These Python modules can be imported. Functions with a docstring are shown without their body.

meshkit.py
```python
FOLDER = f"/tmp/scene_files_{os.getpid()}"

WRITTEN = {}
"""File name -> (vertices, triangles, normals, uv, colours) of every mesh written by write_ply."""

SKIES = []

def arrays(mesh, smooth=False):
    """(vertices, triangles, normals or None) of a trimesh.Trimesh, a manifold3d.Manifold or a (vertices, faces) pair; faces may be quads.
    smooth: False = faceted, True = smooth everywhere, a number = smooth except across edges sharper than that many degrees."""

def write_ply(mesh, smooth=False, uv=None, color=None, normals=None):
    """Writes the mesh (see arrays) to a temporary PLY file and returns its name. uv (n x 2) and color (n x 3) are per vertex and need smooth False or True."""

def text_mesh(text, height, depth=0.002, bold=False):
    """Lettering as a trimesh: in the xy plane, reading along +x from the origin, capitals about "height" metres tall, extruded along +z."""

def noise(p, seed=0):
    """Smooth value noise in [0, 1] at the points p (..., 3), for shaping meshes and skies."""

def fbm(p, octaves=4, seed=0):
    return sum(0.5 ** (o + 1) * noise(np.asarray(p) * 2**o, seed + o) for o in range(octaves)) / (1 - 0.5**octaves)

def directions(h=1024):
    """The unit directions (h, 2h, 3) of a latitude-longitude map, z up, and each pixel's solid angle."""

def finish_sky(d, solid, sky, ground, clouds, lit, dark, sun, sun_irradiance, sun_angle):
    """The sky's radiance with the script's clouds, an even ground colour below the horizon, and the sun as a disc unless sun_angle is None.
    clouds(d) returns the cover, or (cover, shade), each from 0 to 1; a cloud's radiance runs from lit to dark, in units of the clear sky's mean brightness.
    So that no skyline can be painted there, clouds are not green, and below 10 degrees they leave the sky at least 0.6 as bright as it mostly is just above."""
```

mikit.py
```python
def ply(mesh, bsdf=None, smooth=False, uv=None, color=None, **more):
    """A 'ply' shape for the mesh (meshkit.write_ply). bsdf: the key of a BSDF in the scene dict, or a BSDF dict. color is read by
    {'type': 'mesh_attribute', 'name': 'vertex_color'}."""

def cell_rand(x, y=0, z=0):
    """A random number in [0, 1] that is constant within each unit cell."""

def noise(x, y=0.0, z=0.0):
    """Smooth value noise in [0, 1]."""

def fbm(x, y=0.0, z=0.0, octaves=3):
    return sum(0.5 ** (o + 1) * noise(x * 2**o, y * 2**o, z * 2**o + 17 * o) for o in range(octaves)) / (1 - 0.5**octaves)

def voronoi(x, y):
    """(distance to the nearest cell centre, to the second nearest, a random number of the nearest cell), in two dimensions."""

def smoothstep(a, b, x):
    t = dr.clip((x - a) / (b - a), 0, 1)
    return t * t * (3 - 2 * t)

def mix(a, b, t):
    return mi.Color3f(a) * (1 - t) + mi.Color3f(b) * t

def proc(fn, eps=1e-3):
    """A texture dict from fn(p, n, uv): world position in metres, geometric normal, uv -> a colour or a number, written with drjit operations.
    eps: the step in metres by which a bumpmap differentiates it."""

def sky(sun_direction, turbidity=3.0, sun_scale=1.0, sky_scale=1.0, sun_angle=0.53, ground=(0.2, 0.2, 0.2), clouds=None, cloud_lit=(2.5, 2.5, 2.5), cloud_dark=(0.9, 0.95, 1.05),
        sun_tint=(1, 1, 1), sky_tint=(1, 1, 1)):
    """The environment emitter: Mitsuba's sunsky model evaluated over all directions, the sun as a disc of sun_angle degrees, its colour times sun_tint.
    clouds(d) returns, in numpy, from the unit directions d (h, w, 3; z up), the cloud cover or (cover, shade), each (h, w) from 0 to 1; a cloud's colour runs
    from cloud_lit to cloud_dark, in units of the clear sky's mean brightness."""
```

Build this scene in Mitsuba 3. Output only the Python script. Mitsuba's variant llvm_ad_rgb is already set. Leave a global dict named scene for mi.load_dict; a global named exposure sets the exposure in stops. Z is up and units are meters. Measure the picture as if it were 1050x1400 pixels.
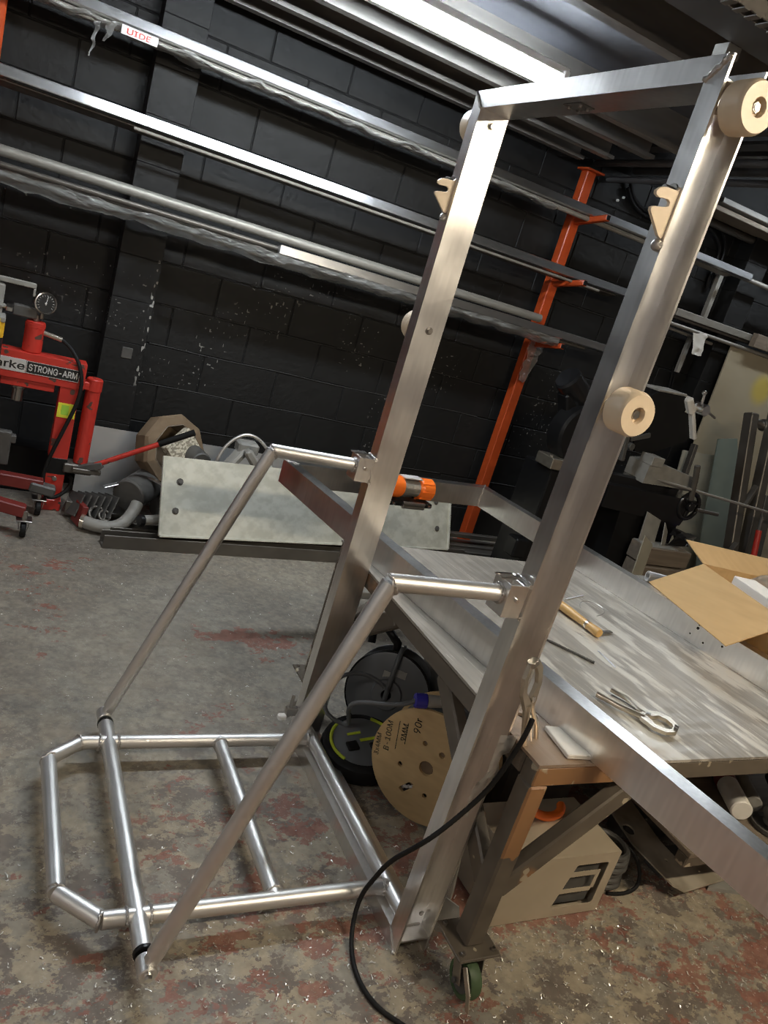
import math, random, numpy as np, trimesh, mitsuba as mi, drjit as dr, mikit, meshkit
from scipy.spatial import ConvexHull
from shapely.geometry import Polygon, Point, box as sbox
from mikit import fbm, noise, voronoi, cell_rand, smoothstep, mix, proc
T = mi.ScalarTransform4f
V = lambda *a: np.array(a, float)
rng = random.Random(7)
scene, labels = {}, {}

# ------------------------------------------------------------------ camera
EYE = V(0, 0, 1.6)
UP, FWD = V(-0.12374, 0.37775, 0.91760), V(0.4751, 0.83435, -0.27882)
scene['camera'] = {'type': 'perspective', 'fov': 52.68, 'fov_axis': 'x', 'near_clip': 0.05, 'far_clip': 100.0,
                   'to_world': T().look_at(origin=EYE.tolist(), target=(EYE + FWD).tolist(), up=UP.tolist())}
# ------------------------------------------------------------------ lights and exposure
exposure = 1.62
COOL, WARM = (0.86, 0.94, 1.0), (1.0, 0.86, 0.64)
# ceiling battens: (x0, x1, y, z, colour, radiance)
LAMPS = [(0.48, 1.99, 3.17, 2.57, COOL, 32.0, 'lit white fluorescent batten on the ceiling above the racking'),
         (1.5, 2.7, -0.35, 2.60, WARM, 52.0, 'warm ceiling batten behind the camera, outside the picture'),
         (-2.9, -1.4, 3.19, 2.60, COOL, 12.0, 'cool ceiling batten far left of the picture'),
         (-2.6, -1.1, -0.35, 2.60, (1.0, .94, .86), 20.0, 'added unseen fill batten behind and left of the camera, lightening the left facing metal'),  # unseen fill lamp, added to lighten the left-facing metal
         (4.3, 6.3, 3.75, 2.98, COOL, 11.0, 'cool ceiling batten over the right end of the bench, outside the picture')]

# ------------------------------------------------------------------ mesh helpers
def cat(ms): return trimesh.util.concatenate(ms)
def hull(p):
    p = np.asarray(p, float); h = ConvexHull(p); f = h.simplices.copy()
    n = np.cross(p[f[:, 1]] - p[f[:, 0]], p[f[:, 2]] - p[f[:, 0]])
    flip = np.einsum('ij,ij->i', n, h.equations[:, :3]) < 0
    f[flip] = f[flip][:, ::-1]
    m = trimesh.Trimesh(p, f, process=False); m.remove_unreferenced_vertices(); return m
def unit(v): v = np.asarray(v, float); return v / np.linalg.norm(v)
def frame_box(c, s, X, Y, Z, b=.002):
    """chamfered box, centre c, sizes s along the axes X Y Z"""
    h = np.asarray(s, float) / 2; b = min(b, *(h * .8)); pts = []
    for i in (-1, 1):
        for j in (-1, 1):
            for k in (-1, 1):
                for a in range(3):
                    q = V(i, j, k) * h
                    for o in range(3):
                        if o != a: q[o] -= V(i, j, k)[o] * b
                    pts.append(q)
    return hull(np.asarray(pts) @ np.array([X, Y, Z]) + np.asarray(c, float))
EX, EY, EZ = V(1, 0, 0), V(0, 1, 0), V(0, 0, 1)
def box(x0, x1, y0, y1, z0, z1, b=.002): return frame_box(((x0+x1)/2, (y0+y1)/2, (z0+z1)/2), (x1-x0, y1-y0, z1-z0), EX, EY, EZ, b)
def beam(p0, p1, w, h, up=(0, 0, 1), b=.002, ext=0):
    p0, p1 = V(*p0), V(*p1); d = unit(p1 - p0); s = unit(np.cross(d, up)); u = np.cross(s, d)
    return frame_box((p0 + p1) / 2, (np.linalg.norm(p1 - p0) + 2 * ext, w, h), d, s, u, b)
def rbox(c, s, az=0, tilt=0, roll=0, b=.003):
    """box turned by az about z, then leaned"""
    R = trimesh.transformations.euler_matrix(math.radians(tilt), math.radians(roll), math.radians(az), 'sxyz')[:3, :3]
    return frame_box(c, s, R[:, 0], R[:, 1], R[:, 2], b)
def tube(pts, r, n=14, cap=True):
    P = np.asarray(pts, float); m = len(P); seg = np.diff(P, axis=0); seg /= np.linalg.norm(seg, axis=1)[:, None]
    tan = np.array([seg[0]] + [unit(seg[i] + seg[i+1]) for i in range(m-2)] + [seg[-1]])
    a = unit(np.cross(tan[0], V(.31, .22, .93) if abs(tan[0][2]) < .9 else V(1, .1, 0))); rings = []
    rr = np.broadcast_to(np.asarray(r, float), (m,))
    ang = np.arange(n) * 2 * np.pi / n
    for i in range(m):
        a = unit(a - tan[i] * (a @ tan[i])); bb = np.cross(tan[i], a)
        ring = np.outer(np.cos(ang), a) + np.outer(np.sin(ang), bb)
        if 0 < i < m - 1:
            k = seg[i] - seg[i-1]; nk = np.linalg.norm(k)
            if nk > 1e-6:
                k /= nk; co = max(.35, abs(seg[i] @ tan[i])); ring = ring + np.outer(ring @ k, k) * (1/co - 1)
        rings.append(P[i] + ring * rr[i])
    v = np.vstack(rings); f = []
    for i in range(m-1):
        for j in range(n):
            q = (i*n + j, i*n + (j+1) % n, (i+1)*n + (j+1) % n, (i+1)*n + j); f += [(q[0], q[1], q[2]), (q[0], q[2], q[3])]
    if cap:
        v = np.vstack([v, P[0], P[-1]]); c0, c1 = m*n, m*n + 1
        for j in range(n): f += [(c0, (j+1) % n, j), (c1, (m-1)*n + j, (m-1)*n + (j+1) % n)]
    return trimesh.Trimesh(v, f, process=False)
def lathe(prof, o, axis, n=28):
    """profile of (radius, height) turned about axis through o"""
    z = unit(axis); x = unit(np.cross(z, V(.3, .2, .9) if abs(z[2]) < .9 else V(1, 0, 0))); y = np.cross(z, x)
    a = np.arange(n) * 2 * np.pi / n; ring = np.outer(np.cos(a), x) + np.outer(np.sin(a), y)
    v = np.vstack([np.asarray(o, float) + ring * r + z * h for r, h in prof]); f = []
    for i in range(len(prof) - 1):
        for j in range(n):
            q = (i*n + j, i*n + (j+1) % n, (i+1)*n + (j+1) % n, (i+1)*n + j); f += [(q[0], q[1], q[2]), (q[0], q[2], q[3])]
    return trimesh.Trimesh(v, f, process=False)
def cyl(p0, p1, r, n=20, b=None):
    p0, p1 = V(*p0), V(*p1); L = np.linalg.norm(p1 - p0); b = min(r, L) * .12 if b is None else b
    return lathe([(1e-5, 0), (r - b, 0), (r, b), (r, L - b), (r - b, L), (1e-5, L)], p0, p1 - p0, n)
def pipe(p0, p1, r, t=.003, n=24):
    p0, p1 = V(*p0), V(*p1); L = np.linalg.norm(p1 - p0)
    return lathe([(r - t, 0), (r, 0), (r, L), (r - t, L), (r - t, 0)], p0, p1 - p0, n)
def ext(poly, o, X, Y, d):
    """extrude a shapely polygon (or points) drawn on the axes X Y from o by d along X x Y"""
    poly = poly if isinstance(poly, Polygon) else Polygon(poly)
    m = trimesh.creation.extrude_polygon(poly, abs(d), engine='earcut'); X, Y = V(*X), V(*Y); Z = unit(np.cross(X, Y))
    v = m.vertices; z = v[:, 2:3] if d > 0 else v[:, 2:3] - abs(d)
    return trimesh.Trimesh(np.asarray(o, float) + v[:, :1] * X + v[:, 1:2] * Y + z * Z, m.faces, process=False)
def torus(c, axis, R, r, n=28, k=8, a0=0, a1=2*math.pi):
    z = unit(axis); x = unit(np.cross(z, V(.3, .2, .9) if abs(z[2]) < .9 else V(1, 0, 0))); y = np.cross(z, x)
    t = np.linspace(a0, a1, n); return tube([np.asarray(c) + R * (math.cos(q) * x + math.sin(q) * y) for q in t], r, k)
def curve(pts, n=40):
    from scipy.interpolate import CubicSpline
    P = np.asarray(pts, float); s = np.r_[0, np.cumsum(np.linalg.norm(np.diff(P, axis=0), axis=1))]
    return CubicSpline(s, P)(np.linspace(0, s[-1], n))
def text(t, o, X, Y, h, bold=False, depth=.0015, w=None):
    m = meshkit.text_mesh(t, h, depth, bold); v = m.vertices.copy()
    if w: v[:, 0] *= w / v[:, 0].max()
    X, Y = unit(X), unit(Y); return trimesh.Trimesh(np.asarray(o, float) + v[:, :1] * X + v[:, 1:2] * Y + v[:, 2:] * np.cross(X, Y), m.faces, process=False)

def rag(pts, seed):
    p = np.array(pts, float); u = np.linspace(0, 1, 14); w = np.linspace(0, 1, 7); v = []
    for a in u:
        L_ = p[0] * (1 - a) + p[2] * a; R2 = p[1] * (1 - a) + p[3] * a
        for b_ in w: v.append(L_ * (1 - b_) + R2 * b_)
    v = np.array(v); v += (np.stack([meshkit.noise(v * 30, s + seed) for s in range(3)], 1) - .5) * .024
    f = [(i*7 + j, (i+1)*7 + j, (i+1)*7 + j + 1, i*7 + j + 1) for i in range(13) for j in range(6)]; return (v, np.array(f))

# ------------------------------------------------------------------ scene helpers
_count = {}
def numbered(k):
    n = _count.get(k, 0); _count[k] = n + 1
    return k if n == 0 else '%s_%03d' % (k, n)
def thing(name, label, cat_, group=None):
    k = numbered(name); labels[k] = {'label': label, 'category': cat_}
    if group: labels[k]['group'] = group
    return k
def part(par, name, mesh, m, smooth=False, label=None, **kw):
    k = numbered(par + '__' + name); scene[k] = mikit.ply(mesh, 'mat_' + m, smooth=smooth, **kw)
    if label: labels[k] = {'label': label}
    return k
def one(name, mesh, m, label, cat_, group=None, smooth=False, kind=None):
    k = thing(name, label, cat_, group); scene[k] = mikit.ply(mesh, 'mat_' + m, smooth=smooth)
    if kind: labels[k]['kind'] = kind
    return k
def struct(name, mesh, m, label=None):
    scene[name] = mikit.ply(mesh, 'mat_' + m); labels[name] = {'kind': 'structure', 'label': label or name.replace('_', ' '), 'category': name.split('_')[0]}
    return name
R_ = 38   # smoothing angle

# ------------------------------------------------------------------ materials
def rgb(*c): return {'type': 'rgb', 'value': list(c)}
def S(hexs):
    c = [int(hexs[i:i+2], 16) / 255 for i in (0, 2, 4)]
    return tuple(x / 12.92 if x <= .04045 else ((x + .055) / 1.055) ** 2.4 for x in c)
def mat(name, col, rough=.5, metal=0., spec=.5, bump=None, **kw):
    d = {'type': 'principled', 'base_color': proc(col) if callable(col) else rgb(*col), 'metallic': metal, 'specular': spec,
         'roughness': proc(rough) if callable(rough) else rough, **kw}
    if bump: d = {'type': 'bumpmap', 'arbitrary': proc(bump[0], bump[2] if len(bump) > 2 else 1e-3), 'scale': bump[1], 'bsdf': d}
    scene['mat_' + name] = {'type': 'twosided', 'bsdf': d}
    return name

def rough_fbm(x, y, z, per=.76, octaves=6):
    tot, amp, acc = 0.0, 1.0, 0.0
    for o in range(octaves):
        acc = acc + amp * noise(x * 2**o + 13.7 * o, y * 2**o + 7.3 * o, z + 3.0 * o); tot += amp; amp *= per
    return acc / tot
def floor_col(p, n, uv):
    x, y = p.x, p.y
    big = fbm(x * 1.1 + 3.1, y * 1.1, 2.0, 4); fine = fbm(x * 60, y * 60, 1.0, 3)
    front = smoothstep(2.75, 1.45, y + .8 * (big - .5))                     # more old paint is left towards the front of the shop
    c = mix((.178, .158, .132), (.245, .224, .187), smoothstep(.25, .75, big))
    dirt = smoothstep(.47, .53, rough_fbm(x * 12 + 20, y * 16, 7.0))
    c = mix(c, (.128, .100, .085), dirt * (.25 + .50 * front))
    pale = smoothstep(.500, .535, rough_fbm(x * 15 + 5, y * 22 + 3, 3.0))
    c = mix(c, (.345, .296, .218), pale * (.15 + .62 * front))
    region = fbm(x * 2.3 + 8.3, y * 2.9 + 1.1, 5.0, 3) - .5
    band = dr.exp(-dr.square((y - 2.82 - .05 * (x - 1.1)) / .085)) * smoothstep(.82, 1.0, x) * smoothstep(1.62, 1.4, x)
    red = smoothstep(.552, .585, rough_fbm(x * 13 + 2, y * 18 + 7, 8.0) * .66 + .125 + region * .40 + .075 * front + .19 * band - .05 * smoothstep(2.1, 2.6, y))
    c = mix(c, (.235, .082, .058), red * .72)
    grit = smoothstep(.80, .86, noise(x * 260, y * 260, 1.0)) * smoothstep(.5, .6, noise(x * 17, y * 17, 4.0))
    c = mix(c, (.42, .40, .34), grit * .35)
    return mi.Color3f(c * (.74 + .52 * fine))
def floor_rough(p, n, uv): return .42 + .35 * fbm(p.x * 6, p.y * 6, 3.0, 4)
mat('floor_paint', floor_col, floor_rough, spec=.4, bump=(lambda p, n, uv: fbm(p.x * 30, p.y * 30, 1.0, 4), .004, 2e-3))

def wall_col(p, n, uv):
    s = p.x + p.y
    chip = smoothstep(.90, .92, noise(s * 75, p.z * 75, 3.0)) * smoothstep(.70, .78, noise(s * 3.2 + 9, p.z * 2.6, 8.0)) * smoothstep(1.75, 1.2, p.z)
    c = mix((.0072, .0072, .0074), (.0118, .0118, .0118), fbm(s * 5, p.z * 5, 1.0, 3))
    drip = smoothstep(.016, .008, dr.abs(p.x - .750)) * smoothstep(.70, .75, noise(p.x * 90, p.z * 48, 2.0)) * smoothstep(.60, .75, p.z) * smoothstep(1.40, 1.25, p.z)
    return mix(c, (.34, .33, .31), dr.maximum(chip * .5, drip * .9))
WB = (lambda p, n, uv: fbm((p.x + p.y) * 55, p.z * 55, 2.0, 3), .0025, 2e-3)
mat('black_wall', wall_col, .6, spec=.3, bump=WB)
mat('black_joint', (.012, .012, .012), .8, spec=.2)
mat('joint_ridge', (.03, .03, .029), .6)
mat('plaster_grey', (.66, .62, .61), .8)
def deck_col(p, n, uv): return mix((.062, .066, .080), (.095, .096, .105), fbm(p.x * 1.5, p.y * 9, 2.0, 3))
mat('deck_board', deck_col, .7)
mat('joist_paint', lambda p, n, uv: mix((.10, .095, .09), (.22, .205, .185), fbm(p.x * 3, p.y * 20, p.z * 20, 3)), .5)
mat('dark_steel_beam', lambda p, n, uv: mix((.05, .05, .052), (.10, .10, .10), fbm(p.x * 6, p.y * 6, p.z * 6, 3)), .5)

def streak(p, k=1.0): return fbm(p.x * 5 * k, p.y * 5 * k, p.z * 5 * k, 4)
def alu_col(p, n, uv):
    return mix((.76, .745, .73), (.89, .88, .86), smoothstep(.3, .7, streak(p))) * (.94 + .12 * noise(p.x * 140, p.y * 140, p.z * 14))
mat('aluminium', alu_col, lambda p, n, uv: .17 + .24 * streak(p, 1.7), metal=1.0)
mat('aluminium_tube', lambda p, n, uv: mix((.74, .73, .71), (.88, .87, .85), streak(p, 2)), lambda p, n, uv: .36 + .16 * streak(p, 2), metal=1.0)
mat('aluminium_bright', lambda p, n, uv: mix((.74, .75, .77), (.86, .87, .88), streak(p, .6)), .27, metal=1.0)
mat('weld_bead', (.62, .60, .57), .38, metal=1.0, bump=(lambda p, n, uv: noise(p.x * 300, p.y * 300, p.z * 300), .003, 5e-4))
mat('dull_bar', lambda p, n, uv: mix((.25, .235, .21), (.36, .345, .31), streak(p, 2)), .5, metal=.45)
mat('dark_bar', lambda p, n, uv: mix((.10, .09, .08), (.17, .155, .135), streak(p, 2)), .45, metal=.6)
mat('chrome', (.80, .80, .78), .13, metal=1.0)
mat('nickel', lambda p, n, uv: mix((.50, .45, .36), (.72, .66, .56), streak(p, 6)), .24, metal=.9)
mat('steel_bolt', (.42, .40, .37), .3, metal=1.0)
def bench_col(p, n, uv):
    u = p.x + .10 * p.y                                                   # grinding marks run along the bench towards its front
    scr = fbm(u * 90, p.y * 7, 2.0, 4)
    w = fbm(p.x * 3.2, p.y * 3.2, 5.0, 4)
    c = mix((.29, .268, .236), (.42, .39, .345), smoothstep(.30, .70, scr) * .5 + .5 * smoothstep(.35, .65, w))
    area = fbm(p.x * 2.6 + 4, p.y * 1.6, 9.0, 3) + .35 * smoothstep(.80, .25, dr.sqrt(dr.square(p.x - 2.0) + dr.square(p.y - 1.28)))
    scuff_sheen = smoothstep(.46, .66, fbm(u * 26 + 3, p.y * 6, 6.0, 5)) * smoothstep(.50, .80, area)  # scuff marks, gathered near right to paint in the lamp sheen there
    c = mix(c, (.70, .67, .61), scuff_sheen * .85)
    line = smoothstep(.86, .93, noise(u * 150, p.y * 5, 4.0)) * smoothstep(.5, .6, noise(u * 9, p.y * 6, 8.0))
    c = mix(c, (.62, .60, .56), line * .6)
    rust = smoothstep(.34, .16, dr.sqrt(dr.square(p.x - 1.3) + dr.square(p.y - 1.1)) + .3 * (fbm(p.x * 14, p.y * 14, 2.0, 3) - .5)) * .5
    return mix(c, (.36, .20, .10), rust)
mat('bench_top', bench_col, lambda p, n, uv: .28 + .30 * fbm(p.x * 14, p.y * 40, 3.0, 3), metal=.45)
def bframe_col(p, n, uv):
    c = mix((.070, .058, .045), (.135, .112, .085), fbm(p.x * 12, p.y * 12, p.z * 12, 3))
    rust = smoothstep(.66, .78, fbm(p.x * 6, p.y * 9 + 3, p.z * 6, 4) + .62 * smoothstep(.36, .50, p.z + .35 * (fbm(p.x * 16, p.y * 16, p.z * 11, 3) - .5)) * smoothstep(1.60, 1.42, p.x) * smoothstep(1.1145, 1.1125, p.y))
    c = mix(c, (.29, .145, .060), rust * .85)
    return mix(c, (.42, .36, .26), smoothstep(.70, .74, fbm(p.x * 25, p.y * 25, p.z * 18, 3)) * .8)
mat('bench_frame', bframe_col, .42)
mat('orange_paint', lambda p, n, uv: mix((.46, .062, .014), (.56, .085, .018), streak(p)), .36)
mat('red_paint', lambda p, n, uv: mix(mix((.42, .025, .018), (.56, .045, .03), streak(p)), (.10, .05, .04), smoothstep(.68, .72, fbm(p.x * 22, p.y * 22, p.z * 22, 3))), .34)
mat('dark_red', (.16, .022, .018), .45)
mat('yellow_paint', (.72, .42, .03), .4)
mat('label_yellow', (.75, .72, .05), .5)
mat('label_green', (.35, .62, .06), .5)
mat('cream_nylon', (.73, .60, .44), .36, spec=.5)
mat('black_plastic', (.008, .008, .0085), .34, spec=.3)
mat('black_rubber', (.009, .009, .009), .6, spec=.25)
mat('black_gloss', (.010, .010, .011), .16)
mat('grey_plastic', (.10, .105, .11), .4)
mat('dark_grey', lambda p, n, uv: mix((.05, .05, .048), (.10, .095, .088), streak(p, 3)), .5)
mat('mid_grey', lambda p, n, uv: mix((.20, .195, .18), (.32, .31, .28), streak(p, 4)), .5)
mat('white_paint', lambda p, n, uv: mix((.60, .58, .52), (.72, .70, .66), streak(p, 4)), .5)
mat('swarf', (.86, .85, .82), .3, metal=.7)
mat('clean_white', (.78, .76, .72), .5)
mat('blue_plastic', (.035, .03, .30), .35)
mat('winch_orange', (.85, .17, .02), .3)
mat('wire_rope', lambda p, n, uv: mix((.30, .28, .25), (.55, .52, .47), noise(p.x * 420, p.y * 30, p.z * 30)), .4, metal=.8)
mat('hi_vis', (.45, .52, .03), .45)
def card_col(p, n, uv): return mix((.52, .345, .165), (.60, .41, .21), fbm(p.x * 60, p.y * 8, p.z * 8, 3))
mat('cardboard', card_col, .75, spec=.2)
mat('brown_card', lambda p, n, uv: mix((.15, .105, .065), (.24, .175, .115), streak(p, 3)), .7, spec=.2)
def ply_col(p, n, uv): return mix((.44, .30, .145), (.56, .40, .21), fbm(p.x * 22, p.y * 22, p.z * 60, 4)) * (.9 + .2 * fbm(p.x * 6, p.y * 6, p.z * 6, 2))
mat('plywood', ply_col, .6)
mat('wood_handle', lambda p, n, uv: mix((.50, .29, .09), (.66, .43, .17), fbm(p.x * 40, p.y * 40, p.z * 90, 3)), .4)
mat('plank_wood', lambda p, n, uv: mix((.13, .10, .075), (.23, .19, .145), fbm(p.x * 4, p.y * 50, p.z * 50, 3)), .7)
mat('chipboard', lambda p, n, uv: mix((.28, .25, .19), (.60, .55, .44), smoothstep(.35, .65, noise(p.x * 110, p.y * 110, p.z * 110))), .7)
mat('galvanised', lambda p, n, uv: mix((.52, .52, .45), (.64, .64, .57), smoothstep(.3, .7, fbm(p.x * 24, p.y * 24, p.z * 24, 4))), .5, metal=.3)
mat('zinc_sheet', lambda p, n, uv: mix((.50, .51, .52), (.62, .63, .63), streak(p)), .42, metal=.7)
mat('beige_steel', lambda p, n, uv: mix((.33, .275, .20), (.40, .335, .25), streak(p, 2)), .5)
mat('mirror_plate', lambda p, n, uv: mix((.38, .33, .25), (.58, .52, .42), smoothstep(.3, .7, streak(p, 2.5))), .3, metal=.4)
mat('board_tan', lambda p, n, uv: mix(mix((.30, .25, .17), (.40, .35, .25), streak(p, .8)), (.52, .40, .06), .8 * smoothstep(.16, .06, dr.sqrt(dr.square(p.x - 5.42) + dr.square(p.z - 1.62)))), .6)
mat('board_green', lambda p, n, uv: mix((.17, .20, .165), (.24, .265, .22), streak(p, 1.2)), .5)
mat('board_cream', lambda p, n, uv: mix((.30, .285, .225), (.39, .37, .30), streak(p, 1.5)), .6)
mat('ink', (.02, .018, .015), .6)
mat('red_ink', (.55, .05, .04), .5)
mat('black_label', (.015, .015, .015), .4)
mat('silver_label', (.62, .61, .60), .35, metal=.3)
mat('tyre_green', (.06, .10, .045), .5)
scene['mat_film_wrap'] = {'type': 'bumpmap', 'arbitrary': proc(lambda p, n, uv: fbm(p.x * 22, p.y * 40, p.z * 40, 3), 2e-3), 'scale': .03,
    'bsdf': {'type': 'principledthin', 'base_color': rgb(.80, .80, .78), 'roughness': .10, 'spec_trans': .78, 'diff_trans': .6, 'eta': 1.5}}
scene['mat_diffuser_plastic'] = {'type': 'diffuse', 'reflectance': rgb(.8, .8, .8)}

# ------------------------------------------------------------------ setting
struct('floor', box(-4, 8.2, -4, 4.75, -.15, 0, 0), 'floor_paint', 'worn concrete workshop floor with remains of red and cream paint')
YW, Z0, PITCH = 4.5, -.0125, .2245
struct('wall_back', box(-4, 8.2, YW + .005, YW + .25, 0, 3.5, 0), 'black_joint', 'black painted concrete block wall')
bw, bh = .445, PITCH - .005
blk = {}
for w_ in (bw,):
    blk[w_] = mikit.ply(box(-w_/2, w_/2, -.05, .05, -bh/2, bh/2, .004), 'mat_black_wall')
nblk = 0
for r in range(12):
    z = Z0 + (r + .5) * PITCH
    if r == 0: z += .006
    off = .665 if r % 2 == 1 else .89          # centres lie half a block from the joints seen on the wall
    off = (.89 if r % 2 == 0 else .665)
    for c in range(-5, 16):
        x = off + c * .45 + .225
        if x < -.75 or x > 6.6: continue
        rs = random.Random(r * 100 + c)
        scene[numbered('wall_back__block')] = {**blk[bw], 'to_world': T().translate([x, YW + .05 + rs.uniform(-.002, .002), z]).rotate([0, 0, 1], rs.uniform(-.25, .25))}
# thin mortar smears that stand proud under some courses
for i, (xa, xb, r) in enumerate([(.8, 2.4, 4), (2.2, 3.05, 4), (.82, 1.9, 5), (1.9, 3.0, 5), (.8, 2.9, 3), (3.7, 4.75, 4), (-.6, .5, 5), (1.0, 2.9, 2), (3.3, 4.7, 2), (3.4, 4.7, 8)]):
    z = Z0 + r * PITCH
    pts = [(x, YW - .001, z + .0025 * math.sin(x * 9 + i)) for x in np.linspace(xa, xb, 16)]
    part('wall_back', 'mortar_ridge', tube(pts, .0035, 5), 'joint_ridge')
pil = mikit.ply(box(-.108, .108, -.08, .08, -bh/2 - .0015, bh/2 + .0015, .002), 'mat_black_wall')
for x0 in (.652, 4.905):
    for r in range(12):
        z = Z0 + (r + .5) * PITCH + (.006 if r == 0 else 0)
        scene[numbered('wall_back__pilaster_block')] = {**pil, 'to_world': T().translate([x0, YW - .055, z])}
    part('wall_back', 'pilaster_core', box(x0 - .104, x0 + .104, YW - .13, YW + .02, 0, 2.72, 0), 'black_joint')
struct('wall_left', box(-4.2, -4, -4, 4.75, 0, 3.5, 0), 'plaster_grey', 'grey left wall outside the picture')
struct('wall_right', box(8.2, 8.4, -4, 4.75, 0, 3.5, 0), 'plaster_grey', 'grey right wall outside the picture')
struct('wall_front', box(-4, 8.2, -4.2, -4, 0, 3.5, 0), 'plaster_grey', 'grey wall behind the camera')
struct('ceiling', box(-4, 3.1, -4, 4.51, 2.79, 2.86, 0), 'deck_board', 'grey boarded underside of the mezzanine floor')
part('ceiling', 'high_slab', box(3.1, 8.2, -4, 4.51, 3.5, 3.6, 0), 'deck_board')
part('ceiling', 'edge_fascia', box(3.1, 3.16, -4, 4.51, 2.74, 3.5, 0), 'dark_steel_beam')
def joist(y, x0, x1, z=2.60, h=.185, fl=.065):
    m = cat([box(x0, x1, y, y + fl, z, z + .008, .001), box(x0, x1, y + fl - .008, y + fl, z, z + h, .001), box(x0, x1, y, y + fl, z + h - .008, z + h, .001), box(x0, x1, y, y + .004, z, z + .02, 0)])
    part('ceiling', 'joist', m, 'joist_paint')
for y in (4.28, 4.00, 3.66, 3.36, 2.46, 1.55, 1.1, .6, 0, -.7, -1.4): joist(y, -3.9, 3.05)
# boards of the mezzanine floor seen between the joists
yb = 1.7
k = 0
while yb < 4.45:
    part('ceiling', 'deck_plank', box(-1.6, 3.08, yb + .003, yb + .597, 2.772 + .006 * (k % 2), 2.792, .003), 'deck_board'); yb += .60; k += 1
part('ceiling', 'main_beam', cat([box(-3.9, 7.5, 1.98, 2.19, 2.60, 2.615, .001), box(-3.9, 7.5, 2.08, 2.095, 2.61, 2.78, .001), box(-3.9, 3.1, 1.98, 2.19, 2.765, 2.78, .001)]), 'dark_steel_beam')
ch = [box(-1, 6, 1.90, 1.905, 2.56, 2.60, 0), box(-1, 6, 1.94, 1.945, 2.56, 2.60, 0)]
for i in range(80): ch.append(box(.8 + i * .05, .8 + i * .05 + .022, 1.90, 1.945, 2.556, 2.56, 0))
part('ceiling', 'slotted_channel', cat(ch), 'joist_paint')
part('ceiling', 'timber_packer', box(1.95, 2.01, 2.185, 2.25, 2.56, 2.60, .003), 'mid_grey')
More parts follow.
